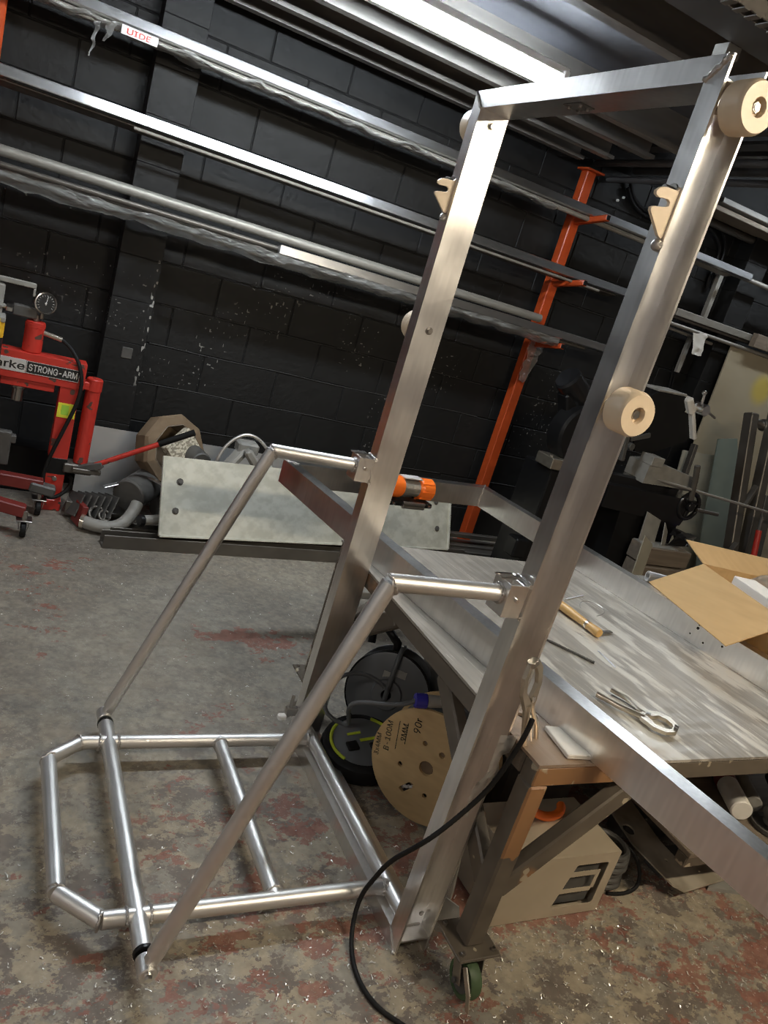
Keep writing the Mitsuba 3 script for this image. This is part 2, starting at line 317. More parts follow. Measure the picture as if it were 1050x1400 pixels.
for i, (x, r, z) in enumerate([(3.30, .022, 2.66), (3.43, .02, 2.60), (3.50, .015, 2.62), (3.62, .03, 2.72)]):
    part('ceiling', 'cross_pipe', tube([(x, 1.2, z), (x, 4.48, z)], r, 10), 'dark_steel_beam', R_)
part('ceiling', 'cross_angle', cat([beam((3.4, 2.6, 2.78), (3.4, 4.4, 2.78), .10, .02), beam((3.9, 2.0, 2.9), (3.9, 4.4, 2.9), .12, .05)]), 'dark_steel_beam')

# lamps
for (x0, x1, y, z, col, L, lab) in LAMPS:
    k = thing('ceiling_batten', lab, 'light', 'ceiling battens')
    part(k, 'housing', box(x0 - .03, x1 + .03, y - .036, y + .036, z + .028, z + .06, .004), 'clean_white')
    for xe in (x0 - .032, x1): part(k, 'end_cap', box(xe, xe + .032, y - .044, y + .044, z - .034, z + .05, .006), 'clean_white')
    a = np.linspace(math.pi * .85, 2.15 * math.pi, 11)
    prof = [(y + .040 * math.cos(t), z + .01 + .042 * math.sin(t)) for t in a]
    v = [(xx, p_[0], p_[1]) for xx in (x0, x1) for p_ in prof]; n_ = len(prof); f = []
    for i in range(n_ - 1): f += [(i, n_ + i, n_ + i + 1), (i, n_ + i + 1, i + 1)]
    m = trimesh.Trimesh(v, f, process=False)
    if m.face_normals[:, 2].mean() > 0: m.invert()
    kk = part(k, 'diffuser', m, 'diffuser_plastic', emitter={'type': 'area', 'radiance': rgb(*[c * L for c in col])})

# ------------------------------------------------------------------ the trolley frame
tr = thing('trolley_frame', 'tall welded aluminium trolley frame with two uprights, tubular floor platform, braces and cream rollers', 'trolley frame')
xu, W, t = 1.113, .096, .006
yt, yw, yfw, yfo, ZT, D = 1.226, 1.2765, 2.102, 2.1505, 2.150, .0465
def upright(web, tip):
    s = 1 if tip > web else -1
    fl = [(web, D), (tip, 0), (tip, ZT), (web, ZT - D)]
    a, b = sorted((web, web - s * t))
    m = [ext(fl, (xu, 0, 0), EY, EZ, t), ext(fl, (xu + W - t, 0, 0), EY, EZ, t),
         box(xu, xu + W, min(web, web + s * t), max(web, web + s * t), D, ZT - D, .0008)]
    return cat(m)
u1 = part(tr, 'upright', upright(yw, yt), 'aluminium')
u2 = part(tr, 'upright', upright(yfw, yfo), 'aluminium')
def cross(zweb, ztip):
    fl = [(yw, zweb), (yfw, zweb), (yfo, ztip), (yt, ztip)]
    s = 1 if ztip > zweb else -1
    return cat([ext(fl, (xu, 0, 0), EY, EZ, t), ext(fl, (xu + W - t, 0, 0), EY, EZ, t), box(xu, xu + W, yt, yfo, min(zweb, zweb + s * t), max(zweb, zweb + s * t), .0008)])
cb = part(tr, 'crossbar', cross(ZT - D, ZT), 'aluminium')
bb = part(tr, 'base_channel', cross(D, 0), 'aluminium')
def beadline(p0, p1, r=.004, n=14, seed=1):
    rr = random.Random(seed); P = [V(*p0) + (V(*p1) - V(*p0)) * i / n + V(rr.uniform(-.001, .001), rr.uniform(-.001, .001), rr.uniform(-.001, .001)) for i in range(n + 1)]
    return tube(P, [r * rr.uniform(.75, 1.3) for _ in P], 7)
for bd_ in (beadline((xu - .001, yt + .003, ZT - .003), (xu - .001, yw, ZT - D), .0055), beadline((xu - .001, yfo - .003, ZT - .003), (xu - .001, yfw, ZT - D), seed=3),
     beadline((xu - .001, yt + .003, .003), (xu - .001, yw, D), seed=4), beadline((xu + .005, yw - .006, D + .002), (xu + W - .01, yw - .006, D + .002), seed=5)): part(tr, 'weld_seam', bd_, 'weld_bead', R_)
# fixing plate and bolts under the crossbar
fp = part(tr, 'fixing_plate', cat([box(1.140, 1.185, 1.685, 1.755, ZT - D - .003, ZT - D, .001)]), 'dark_grey')
for (x, y) in ((1.15, 1.695), (1.175, 1.70), (1.152, 1.742), (1.178, 1.74)): part(tr, 'bolt', cyl((x, y, ZT - D - .010), (x, y, ZT - D - .002), .005, 6), 'steel_bolt')
# rollers in the channels
for (y0, y1, s) in ((1.268, 1.172, -1), (2.112, 2.207, 1)):
    for z in (2.070, 1.487):
        yA, yB = (1.168, 1.222) if s < 0 else (2.1545, 2.2085)
        tipy = yA if s < 0 else yB
        o = V(xu + W/2, yB if s < 0 else yA, z)
        r = part(tr, 'roller', lathe([(.012, 0), (.044, 0), (.0475, .003), (.0475, .045), (.0425, .054), (.0175, .054), (.0165, .051), (.0165, .040), (.004, .040)], o, V(0, s, 0), 36), 'cream_nylon', R_)
        part(r, 'axle_bolt', cat([cyl(o - V(0, s * .05, 0), o + V(0, s * .050, 0), .0075, 12), cyl(o + V(0, s * .040, 0), o + V(0, s * .0485, 0), .0105, 6)]), 'steel_bolt', R_)
        wy = yw if s < 0 else yfw
        inner = wy + (.0 if s < 0 else 0)
        part(tr, 'bolt', cat([cyl((xu + W/2, wy + .001 * -s, z), (xu + W/2, wy - s * .010, z), .0085, 6), lathe([(.001, 0), (.012, 0), (.012, .002), (.001, .002)], (xu + W/2, wy, z), V(0, -s, 0), 16)]), 'steel_bolt')
# hook plates
hookp = Polygon([(0, .012), (-.006, .004), (-.040, .001), (-.048, -.003), (-.0545, -.010), (-.0525, -.016), (-.044, -.019), (-.021, -.016), (-.0135, -.020), (-.0135, -.027), (-.019, -.0305), (-.046, -.036), (-.053, -.040), (-.052, -.046), (-.012, -.082), (-.004, -.085), (0, -.078)]).buffer(0)
for yh in (1.2395, 2.128):
    h = part(tr, 'hook_plate', ext(hookp, (xu, yh, 1.902), EX, EZ, .008), 'cream_nylon')
    part(h, 'weld_blob', cat([trimesh.creation.icosphere(2, .012, ).apply_transform(trimesh.transformations.translation_matrix((xu - .004, yh - .004, 1.805))), beadline((xu - .001, yh + .003, 1.82), (xu - .001, yh + .003, 1.90), .004, 8)]), 'weld_bead', R_)
    part(h, 'spacer_pin', cat([cyl((xu, yh + .014, 1.905), (xu - .022, yh + .014, 1.905), .009, 14), cyl((xu + .004, yh + .014, 1.905), (xu - .002, yh + .014, 1.905), .016, 18)]), 'steel_bolt', R_)
# tubular platform
zt, rt = .068, .0212
x1, x2, x3, xl, xc = .476, .820, 1.150, .304, .395
yn, yf, ync, yfc = 1.385, 2.034, 1.477, 1.9634
for (a, b, nm) in (((xc, yn, zt), (x3, yn, zt), 'side_tube'), ((xc, yf, zt), (x3, yf, zt), 'side_tube'), ((xl, ync, zt), (xl, yfc, zt), 'end_tube'), ((x2, yn, zt), (x2, yf, zt), 'rung_tube'), ((x3, yw + .008, zt), (x3, yfw - .008, zt), 'rung_tube')):
    part(tr, nm, tube([a, b], rt, 22), 'aluminium_tube', R_)
for (a, b) in (((xc, yn, zt), (xl, ync, zt)), ((xc, yf, zt), (xl, yfc, zt))):
    part(tr, 'corner_tube', tube([a, b], rt, 22), 'aluminium_tube', R_)
pv = part(tr, 'pivot_tube', tube([(x1, 1.290, zt), (x1, 2.12, zt)], rt + .0015, 22), 'aluminium_tube', R_)
for (ya, yb_) in ((1.290, 1.278), (2.12, 2.132)):
    part(pv, 'black_ring', cyl((x1, ya, zt), (x1, yb_, zt), rt + .003, 22, .002), 'black_plastic', R_)
def wring(c, axis, R=.0235, r=.004, seed=0):
    rr = random.Random(seed); z = unit(axis); x = unit(np.cross(z, V(.3, .2, .9))); y = np.cross(z, x)
    P = [V(*c) + (R + rr.uniform(-.001, .001)) * (math.cos(q) * x + math.sin(q) * y) + z * rr.uniform(-.0015, .0015) for q in np.linspace(0, 2*math.pi, 25)]
    return tube(P, [r * rr.uniform(.7, 1.3) for _ in P], 6)
wr = []
for i, (c, a) in enumerate([((x1 - .028, yn, zt), EX), ((x1 + .028, yn, zt), EX), ((x1 - .028, yf, zt), EX), ((x1 + .028, yf, zt), EX), ((x2, yn + .022, zt), EY), ((x2, yf - .022, zt), EY),
      ((x3 - .022, yn, zt), EX), ((x3 - .022, yf, zt), EX), ((xl, ync + .004, zt), V(.35, .94, 0)), ((xl, yfc - .004, zt), V(-.35, .94, 0)), ((xc - .004, yn, zt), V(.94, -.35, 0)), ((xc - .004, yf, zt), V(.94, .35, 0))]):
    wr.append(wring(c, a, .0222, .0036, i))
for w_ in wr: part(tr, 'weld_ring', w_, 'weld_bead', R_)
zs, xs = 1.032, 1.055
for (yp, ye, xe, sgn) in ((1.247, 1.258, .780, -1), (2.168, 2.126, .785, 1)):
    br = part(tr, 'brace_tube', tube([(x1 + .012, yp, zt + .036), (xe, ye, zs)], .0195, 20), 'aluminium_tube', R_)
    part(br, 'clevis_end', cat([cyl((x1, yp - .024, zt), (x1, yp + .024, zt), .0215, 20), beam((x1 + .001, yp, zt), (x1 + .02, yp, zt + .05), .03, .030, (0, 1, 0), .006)]), 'aluminium_tube', R_)
    part(br, 'pivot_bolt', cat([cyl((x1, yp - sgn * -.024 if sgn > 0 else yp - .024, zt), (x1, yp + sgn * .034, zt), .009, 6), cyl((x1, yp + sgn * .02, zt), (x1, yp + sgn * .03, zt), .012, 16)]), 'chrome')
    ar = part(tr, 'brace_arm', tube([(xe - .006, ye, zs), (xs, ye, zs)], .0195, 20), 'aluminium_tube', R_)
    part(ar, 'weld_ring', cat([wring((xe + .004, ye, zs - .004), V(.86, 0, .5), .021, .0035, 21), wring((xs - .002, ye, zs), EX, .021, .004, 22)]), 'weld_bead', R_)
    bk = part(tr, 'bracket', cat([box(xs, xs + .05, ye - .032, ye - .026, zs - .045, zs + .034, .001), box(xs, xs + .05, ye + .026, ye + .032, zs - .045, zs + .034, .001), box(xs, xs + .006, ye - .032, ye + .032, zs - .045, zs + .034, .001),
         box(xs + .046, xu, ye - .026, ye + .026, zs - .035, zs + .030, .002)]), 'aluminium')
    part(bk, 'latch_pin', cat([tube([(xs - .012, ye - .005, zs + .037), (xs + .035, ye - .005, zs + .040), (xs + .035, ye + .02, zs + .040), (xs - .012, ye + .02, zs + .037)], .003, 6), cyl((xs + .025, ye - .04, zs), (xs + .025, ye + .04, zs), .005, 10)]), 'chrome', R_)
    part(bk, 'weld_seam', cat([beadline((xu - .001, ye - .03, zs + .033), (xu - .001, ye + .03, zs + .035), .005, 10, 31), beadline((xu - .001, ye - .03, zs - .045), (xu - .001, ye + .03, zs - .045), .005, 10, 32)]), 'weld_bead', R_)
# latch at the far foot
lf = part(tr, 'foot_latch', cat([box(1.07, 1.113, 2.118, 2.14, .10, .13, .002), cyl((1.085, 2.13, .09), (1.085, 2.13, .18), .006, 10)]), 'steel_bolt')
part(lf, 'white_knob', box(1.045, 1.075, 2.112, 2.135, .085, .105, .004), 'clean_white')
for (x, y) in ((1.135, yw - .014), (1.190, yw - .014)): part(tr, 'bolt', cyl((x, yw - .001, .085), (x, yw - .010, .085), .007, 6), 'steel_bolt')

# ------------------------------------------------------------------ the workbench
bx0, bx1, by0, by1, bz = 1.214, 2.98, 1.108, 2.367, .682
wb = thing('workbench', 'heavy steel workbench on castors with scuffed bare metal top and rusty brown frame', 'workbench')
hole = Point(1.295, 1.300).buffer(.011, 12)
part(wb, 'bench_top', ext(sbox(bx0, by0, bx1, by1).difference(hole), (0, 0, bz - .008), EX, EY, .008), 'bench_top')
q = .056
for (a, b) in (((bx0, by0 + q/2), (bx1, by0 + q/2)), ((bx0, by1 - q/2), (bx1, by1 - q/2))):
    part(wb, 'top_rail', beam((a[0] + .002, a[1], bz - .008 - q/2), (b[0] - .002, b[1], bz - .008 - q/2), q - .004, q, b=.005), 'bench_frame')
for x in (bx0 + q/2, 2.1, bx1 - q/2):
    part(wb, 'top_rail', beam((x, by0 + q, bz - .008 - q/2), (x, by1 - q, bz - .008 - q/2), q - .004, q, b=.005), 'bench_frame')
for (x, y, nm) in ((bx0 + q/2, by0 + q/2 + .0005, 0), (bx0 + q/2, by1 - q/2, 1), (bx1 - q/2, by0 + q/2, 2), (bx1 - q/2, by1 - q/2, 3)):
    lg = part(wb, 'leg', beam((x, y, .138), (x, y, bz - .008 - q + .002), q, q, (0, 1, 0), .006), 'bench_frame')
    part(lg, 'foot_plate', box(x - .062, x + .062, y - .062, y + .062, .130, .138, .002), 'bench_frame')
    fb = []
    for i in (-1, 1):
        for j in (-1, 1): fb += [cyl((x + i * .046, y + j * .046, .120), (x + i * .046, y + j * .046, .147), .006, 6)]
    part(lg, 'plate_bolt', cat(fb), 'steel_bolt')
    ca = part(wb, 'castor', cat([box(x - .045, x + .045, y - .045, y + .045, .122, .130, .002), cyl((x, y, .108), (x, y, .123), .03, 20),
         beam((x - .036, y - .027, .108), (x - .030, y - .045, .045), .032, .004, (1, 0, 0)), beam((x + .036, y - .027, .108), (x + .030, y - .045, .045), .032, .004, (1, 0, 0)), box(x - .038, x + .038, y - .045, y + .02, .104, .110, .002)]), 'steel_bolt')
    cw = V(x, y - .040, .0505)
    part(ca, 'wheel', lathe([(.008, -.016), (.036, -.016), (.0365, -.018), (.048, -.016), (.0505, -.008), (.0505, .008), (.048, .016), (.0365, .018), (.036, .016), (.008, .016)], cw, EX, 32), 'tyre_green', R_)
    part(ca, 'wheel_hub', cat([lathe([(.004, -.0175), (.034, -.0175), (.034, .0175), (.004, .0175)], cw, EX, 24), cyl(cw - V(.040, 0, 0), cw + V(.040, 0, 0), .007, 8)]), 'dark_grey', R_)
    part(ca, 'brake_pedal', cat([beam(cw + V(-.026, -.01, .050), cw + V(-.030, -.058, .010), .018, .004, (1, 0, 0), .001), beam(cw + V(-.030, -.055, .014), cw + V(-.030, -.072, -.024), .014, .004, (1, 0, 0), .001)]), 'nickel')
zb, ze = .36, bz - .064
for (a, b) in (((bx0 + q, by0 + q/2, zb - .05), (1.62, by0 + q/2, ze + .02)), ((bx1 - q, by0 + q/2, zb - .05), (bx1 - .40, by0 + q/2, ze)), ((bx0 + q/2, by0 + q, zb - .05), (bx0 + q/2, 1.56, ze)),
               ((bx0 + q/2, by1 - q, zb - .05), (bx0 + q/2, 1.90, ze)), ((bx0 + q, by1 - q/2, zb - .05), (1.62, by1 - q/2, ze))):
    part(wb, 'diagonal_brace', beam(a, b, q - .016, q, b=.005, ext=.015), 'bench_frame')
part(wb, 'lower_shelf', box(2.02, bx1 - .06, 1.175, by1 - .06, .262, .28, .002), 'plank_wood')
for y in (1.20, by1 - .08): part(wb, 'shelf_bearer', box(2.02, bx1 - .03, y - .02, y + .02, .222, .262, .003), 'bench_frame')

# ------------------------------------------------------------------ the flat frame lying on the bench
ff = thing('flat_frame', 'aluminium box section frame lying flat across the workbench with its end rail overhanging', 'frame')
def aA(y): return 1.353 - .124 * (y - 1.3)          # outer foot of the near rail
fd = unit(V(-.124, 1, 0)); fs = V(fd[1], -fd[0], 0)
RH, RW = .098, .050
o0 = V(aA(2.955), 2.955, bz + RH/2 + .001)          # outer far corner
wid = 1.135
def mitre_rail(p, q_, inward, m0, m1):
    """box rail with outer face p..q_, thickness RW towards inward; m0, m1: mitre ends"""
    d = unit(q_ - p); pts = []
    for (e, m, s) in ((p, m0, 1), (q_, m1, -1)):
        for wv in (0, RW):
            for h in (-RH/2, RH/2): pts.append(e + inward * wv + d * s * (wv if m else 0) + EZ * h)
    c = [np.mean(pts, axis=0)]
    out = []
    for a in pts:
        for ax in (d, inward, EZ):
            out.append(a + (.0025) * (-np.sign((a - c[0]) @ ax)) * ax)
    return hull(out)
corner2 = o0 + fs * wid
nearA = o0 - fd * 2.62; nearB = corner2 - fd * 2.62
part(ff, 'long_rail', mitre_rail(o0, nearA, fs, True, False), 'aluminium', label='near long rail')
part(ff, 'long_rail', mitre_rail(corner2, nearB, -fs, True, False), 'aluminium', label='far long rail with drilled holes')
part(ff, 'end_rail', mitre_rail(o0, corner2, -fd, True, True), 'aluminium')
for bd_ in (beadline(o0 + EZ * (RH/2 + .001), o0 + fs * RW - fd * RW + EZ * (RH/2 + .001), .003, 10, 41), beadline(corner2 + EZ * (RH/2 + .001), corner2 - fs * RW - fd * RW + EZ * (RH/2 + .001), .003, 10, 42),
     beadline(corner2 - fs * (RW + .001) - fd * (RW + .001) + EZ * (RH/2), corner2 - fs * (RW + .001) - fd * (RW + .001) - EZ * (RH/2 - .004), .003, 10, 43)): part(ff, 'weld_seam', bd_, 'weld_bead', R_)
hl = []
for (dy, dz, r) in ((1.36, .015, .0055), (1.44, .022, .004), (1.40, -.022, .004), (1.36, .028, .003), (1.34, -.018, .003), (1.47, .004, .004)):
    c = corner2 - fs * (RW + .0002) - fd * dy + EZ * dz; hl.append(cyl(c + fs * .002, c - fs * .0012, r, 12, .0004))
part(ff, 'drilled_hole', cat(hl), 'black_plastic')
# winch on the end rail
wn = thing('winch', 'orange and grey electric winch with black fairlead on the far rail of the flat frame', 'winch')
wc = o0 + fs * .60 - fd * (RW + .045) + EZ * .020
wp = lambda a, b=0, c=0: wc + fs * a - fd * b + EZ * c
part(wn, 'motor_housing', cat([lathe([(.001, 0), (.036, 0), (.046, .008), (.050, .02), (.050, .075), (.044, .080)], wp(.045), fs, 28)]), 'winch_orange', R_)
rib = [frame_box(wp(.085) + .049 * (math.cos(a) * EZ + math.sin(a) * fd), (.07, .006, .006), fs, fd, EZ, .001) for a in np.linspace(0, 2*math.pi, 9)[:-1]]
part(wn, 'cooling_rib', cat(rib), 'winch_orange')
part(wn, 'end_plug', cyl(wp(.12), wp(.128), .030, 20), 'black_plastic', R_)
part(wn, 'gearbox', lathe([(.001, 0), (.044, 0), (.050, .012), (.050, .08), (.043, .085)], wp(-.045), -fs, 28), 'winch_orange', R_)
part(wn, 'drum', cyl(wp(-.05), wp(.05), .030, 24), 'steel_bolt', R_)
part(wn, 'rope_wrap', cat([torus(wp(-.042 + .007 * i), fs, .036, .004, 24, 6) for i in range(13)]), 'wire_rope', R_)
part(wn, 'top_plate', frame_box(wp(.0, 0, .049), (.10, .05, .006), fs, fd, EZ, .001), 'silver_label')
part(wn, 'mount_plate', cat([frame_box(wp(0, .02, -.062), (.24, .075, .022), fs, fd, EZ, .004), frame_box(wp(-.08, -.02, -.05), (.02, .06, .04), fs, fd, EZ, .003), frame_box(wp(.08, -.02, -.05), (.02, .06, .04), fs, fd, EZ, .003)]), 'black_gloss')
part(wn, 'fairlead_roller', cat([cyl(wp(-.05, .062, -.056), wp(.07, .062, -.056), .009, 14), cyl(wp(-.05, .062, -.072), wp(.07, .062, -.072), .009, 14)]), 'steel_bolt', R_)
for s in (-.10, .10): part(wn, 'bolt', cyl(wp(s, .058, -.062), wp(s, .068, -.062), .006, 6), 'chrome')

# ------------------------------------------------------------------ things on the bench
zb0 = bz + .001
dg = thing('scraper_tool', 'wooden handled scraper with short dark blade lying on the bench top', 'hand tool')
h0, h1 = V(1.903, 2.005, zb0 + .017), V(1.926, 1.735, zb0 + .017)
hd = unit(h1 - h0); L = np.linalg.norm(h1 - h0)
part(dg, 'handle', lathe([(.001, 0), (.010, .002), (.0145, .03), (.0165, L * .4), (.0135, L * .72), (.0150, L * .86), (.0165, L * .97), (.0145, L), (.001, L)], h0, hd, 20), 'wood_handle', R_)
part(dg, 'ferrule', lathe([(.0145, L * .76), (.0152, L * .76), (.0155, L * .80), (.0148, L * .80)], h0, hd, 20), 'nickel', R_)
part(dg, 'blade', beam(h1 + V(-.004, .022, -.006), h1 + V(.10, .044, -.012), .014, .004), 'dark_grey')
sc = thing('scriber', 'thin dark steel scriber lying across the bench top', 'hand tool')
a, b = V(1.665, 1.705, zb0 + .004), V(1.765, 1.565, zb0 + .004)
part(sc, 'shaft', tube([a, a + (b - a) * .12, b], [.0012, .004, .004], 10), 'dark_grey', R_)
one('filler_rod', tube([(1.850, 1.645, zb0 + .0025), (1.838, 1.545, zb0 + .0025)], .0022, 8), 'aluminium_bright', 'short bright filler rod offcut next to the dark scriber', 'rod', smooth=R_, group='filler rod offcuts on the bench')
one('filler_rod', tube([(2.005, 2.02, zb0 + .003), (2.135, 2.07, zb0 + .003)], .0022, 8), 'aluminium_bright', 'short bright filler rod offcut behind the wooden scraper', 'rod', smooth=R_, group='filler rod offcuts on the bench')
one('wire_offcut', tube(curve([(2.03, 1.96, zb0 + .002), (2.09, 1.99, zb0 + .016), (2.11, 1.93, zb0 + .02), (2.06, 1.90, zb0 + .002)], 16), .0012, 6), 'steel_bolt', 'thin curl of wire beside the wooden scraper on the bench', 'wire', smooth=R_)
tl = one('white_tile', frame_box((1.352, 1.178, zb0 + .0065), (.075, .115, .012), unit(V(.82, -.10, 0)), unit(V(.10, .82, 0)), EZ, .002), 'white_paint', 'white rectangular offcut on the near corner of the bench', 'offcut')
def locking_clamp(name, label, O, X, Y, Zn, op=.0):
    """C clamp pliers drawn in the plane X (along handles, towards the jaws) Y, normal Zn"""
    k = thing(name, label, 'clamp', 'locking clamps'); M = lambda u, v, w=0: O + X * u + Y * v + Zn * w
    part(k, 'fixed_handle', tube([M(-.16, -.012), M(-.10, -.016), M(-.05, -.014), M(-.01, -.012)], [.0075, .0085, .0085, .010], 10), 'nickel', R_)
    part(k, 'adjuster_knob', cyl(M(-.185, -.011), M(-.158, -.012), .0085, 12), 'nickel', R_)
    part(k, 'lever_handle', tube([M(-.15, .030 + op), M(-.09, .026 + op), M(-.04, .012), M(-.012, .008)], [.006, .0075, .007, .007], 10), 'nickel', R_)
    part(k, 'release_trigger', tube([M(-.14, .012 + op * .5), M(-.08, .008 + op * .4), M(-.045, .004)], .0035, 8), 'chrome', R_)
    def jaw(pts, th=.010): return ext(pts, O - Zn * th / 2, X, Y, th) if np.cross(X, Y) @ Zn > 0 else ext(pts, O + Zn * th / 2, X, Y, th)
    part(k, 'fixed_jaw', jaw([(-.02, -.024), (.03, -.040), (.075, -.036), (.105, -.012), (.105, .002), (.088, .002), (.086, -.012), (.066, -.022), (.034, -.024), (.0, -.006), (-.02, -.002)]), 'nickel')
    part(k, 'moving_jaw', jaw([(-.025, -.004), (.005, -.002), (.034, .022), (.062, .022), (.084, .012), (.088, .004), (.106, .004), (.100, .022), (.070, .040), (.028, .040), (-.02, .016)]), 'nickel')
    for (u, v) in ((.104, -.004), (.104, .008)): part(k, 'swivel_pad', cyl(M(u - .012, v, -.0), M(u + .002, v, 0), .011, 14), 'steel_bolt', R_)
    part(k, 'pivot_rivet', cyl(M(.0, .004, -.009), M(0, .004, .009), .007, 14), 'chrome', R_)
    return k
cX = unit(V(1.735, 1.275, 0) - V(1.645, 1.47, 0))
locking_clamp('locking_clamp', 'open nickel C clamp locking pliers lying on the bench beside the near rail', V(1.712, 1.275, zb0 + .012), unit(V(.60, -.80, 0)) * .78, unit(V(.80, .60, 0)) * 1.4, EZ, .012)
locking_clamp('locking_clamp', 'locking pliers clamped upright to the near upright at the bench corner', V(1.198, 1.195, .800), unit(V(-.32, .02, .95)), unit(V(.86, .40, .28)), unit(np.cross(unit(V(-.32, .02, .95)), unit(V(.86, .40, .28)))), .008)

# cardboard box and neighbours beyond the far rail
cbx = thing('cardboard_box', 'open brown cardboard box with its flaps folded out behind the far rail of the bench', 'box')
hA, hB = V(2.612, 1.995, .905), V(2.497, 1.50, .905)
ed = unit(hB - hA); eo = V(-ed[1], ed[0], 0); eo = eo if eo[0] > 0 else -eo
bwid = .40; hC, hD = hA + eo * bwid, hB + eo * bwid
zfloor = V(0, 0, bz + .002 - .905)
def panel4(a, b, c, d, th=.004):
    n = unit(np.cross(b - a, d - a)); return hull([p_ + n * s for p_ in (a, b, c, d) for s in (-th/2, th/2)])
part(cbx, 'wall', panel4(hA, hB, hB + zfloor, hA + zfloor), 'cardboard'); part(cbx, 'wall', panel4(hC, hD, hD + zfloor, hC + zfloor), 'cardboard')
part(cbx, 'wall', panel4(hA, hC, hC + zfloor, hA + zfloor), 'cardboard'); part(cbx, 'wall', panel4(hB, hD, hD + zfloor, hB + zfloor), 'cardboard')
part(cbx, 'base', panel4(hA + zfloor * .98, hB + zfloor * .98, hD + zfloor * .98, hC + zfloor * .98), 'cardboard')
out = -eo * .205 + V(0, 0, -.122)
part(cbx, 'near_flap', panel4(hA, hB, hB + out, hA + out), 'cardboard', label='wide flap hanging towards the bench')
part(cbx, 'back_flap', panel4(hA, hC, hC - ed * .13 + V(0, 0, .05), hA - ed * .13 + V(0, 0, .05) - eo * .02), 'cardboard')
part(cbx, 'right_flap', panel4(hC, hD, hD + eo * .12 + V(0, 0, .10), hC + eo * .12 + V(0, 0, .10)), 'cardboard')
ctr = (hA + hB + hC + hD) / 4
one('white_carton', frame_box(hA + ed * .30 + eo * .075 + V(0, 0, -.02), (.30, .10, .09), ed, eo, EZ, .003), 'clean_white', 'long white carton standing inside the cardboard box', 'carton')
one('packing_bag', tube(curve([hA + ed * .10 + eo * .14 + V(0, 0, -.02), hA + ed * .2 + eo * .19 + V(0, 0, .012), hA + ed * .30 + eo * .2 + V(0, 0, .0), hA + ed * .38 + eo * .22 + V(0, 0, -.03)], 14), [.02, .03, .045, .05, .045, .05, .045, .05, .055, .05, .045, .04, .03, .02], 9), 'film_wrap', 'crumpled clear plastic bag inside the cardboard box', 'bag', smooth=R_)
one('foam_block', frame_box(hA + ed * .42 + eo * .26 + V(0, 0, -.06), (.22, .22, .12), ed, eo, EZ, .006), 'clean_white', 'white foam block inside the cardboard box behind the carton', 'foam')
one('aluminium_pipe', pipe((2.70, 2.305, zb0 + .024), (2.96, 2.20, zb0 + .024), .024, .006), 'silver_label', 'short open ended aluminium pipe on the bench behind the cardboard flap', 'pipe', smooth=R_)
k = thing('grey_carton', 'small grey lidded carton with holes at the right edge below the cardboard flap', 'carton')
part(k, 'body', rbox((2.575, 1.34, zb0 + .05), (.16, .30, .10), 10, b=.004), 'mid_grey')
part(k, 'lid', rbox((2.575, 1.34, zb0 + .106), (.17, .31, .012), 10, b=.003), 'white_paint')

# ------------------------------------------------------------------ cables and reels
one('power_cord', tube(curve([(1.200, 1.168, .765), (1.196, 1.165, .735), (1.188, 1.172, .66), (1.165, 1.182, .56), (1.135, 1.19, .499), (1.068, 1.205, .400), (1.037, 1.262, .29), (1.045, 1.325, .16), (1.035, 1.335, .098), (1.018, 1.305, .03), (.992, 1.22, .007), (.990, 1.15, .0062), (1.01, 1.09, .0062), (1.05, 1.04, .0062), (1.12, .93, .0062), (1.3, .8, .0062)], 110), .0062, 10), 'black_rubber', 'black power cord hanging from the bench corner over the platform onto the floor', 'cord', smooth=R_)
one('plastic_pouch', rag([(1.150, 1.190, .70), (1.195, 1.19, .70), (1.130, 1.195, .47), (1.150, 1.20, .46)], 44), 'film_wrap', 'crumpled clear plastic pouch hanging at the bench corner behind the power cord', 'pouch', smooth=True)
sp = thing('cable_spool', 'round plywood cable spool with handwritten notes standing on its rim under the bench', 'cable spool')
C0, n0 = V(1.393, 1.701, .1975), unit(V(-.8034, -.5955, 0)); su, sv = V(.5955, -.8034, 0), EZ
disc = Point(0, 0).buffer(.1965, 40)
for (a, b, r) in ((0, 0, .0245), (-.03, .078, .0085), (.034, .07, .0105), (-.086, -.034, .0085), (.025, -.091, .0085)): disc = disc.difference(Point(a, b).buffer(r, 10))
slot = Polygon([(-.060, -.112), (-.048, -.118), (-.026, -.090), (-.026, -.078), (-.034, -.078)]).buffer(.004); disc = disc.difference(slot)
XX, YY = su, EZ   # su x EZ
if np.cross(su, EZ) @ n0 < 0: XX = -su
flip = 1 if XX @ su > 0 else -1
from shapely import affinity
dm = affinity.scale(disc, flip, 1, origin=(0, 0))
part(sp, 'flange', ext(dm, C0 - n0 * .012, XX, YY, .012), 'plywood')
part(sp, 'flange', ext(dm, C0 - n0 * .172, XX, YY, .012), 'plywood')
part(sp, 'core', cyl(C0 - n0 * .16, C0 - n0 * .012, .095, 28, .001), 'brown_card', R_)
part(sp, 'cable_wrap', cat([torus(C0 - n0 * (.024 + .0165 * i), n0, .170 + .004 * (i % 2), .0095, 40, 8) for i in range(8)] + [torus(C0 - n0 * (.03 + .0165 * i), n0, .150, .0095, 36, 8) for i in range(7)]), 'grey_plastic', R_)
part(sp, 'cable_tail', cat([tube([C0 - n0 * .013 + su * (-.056 + .012 * i) + sv * (-.112 + .006 * i), C0 - n0 * .004 + su * (-.047 + .012 * i) + sv * (-.098 + .006 * i)], .0055, 8) for i in range(3)]), 'silver_label', R_)
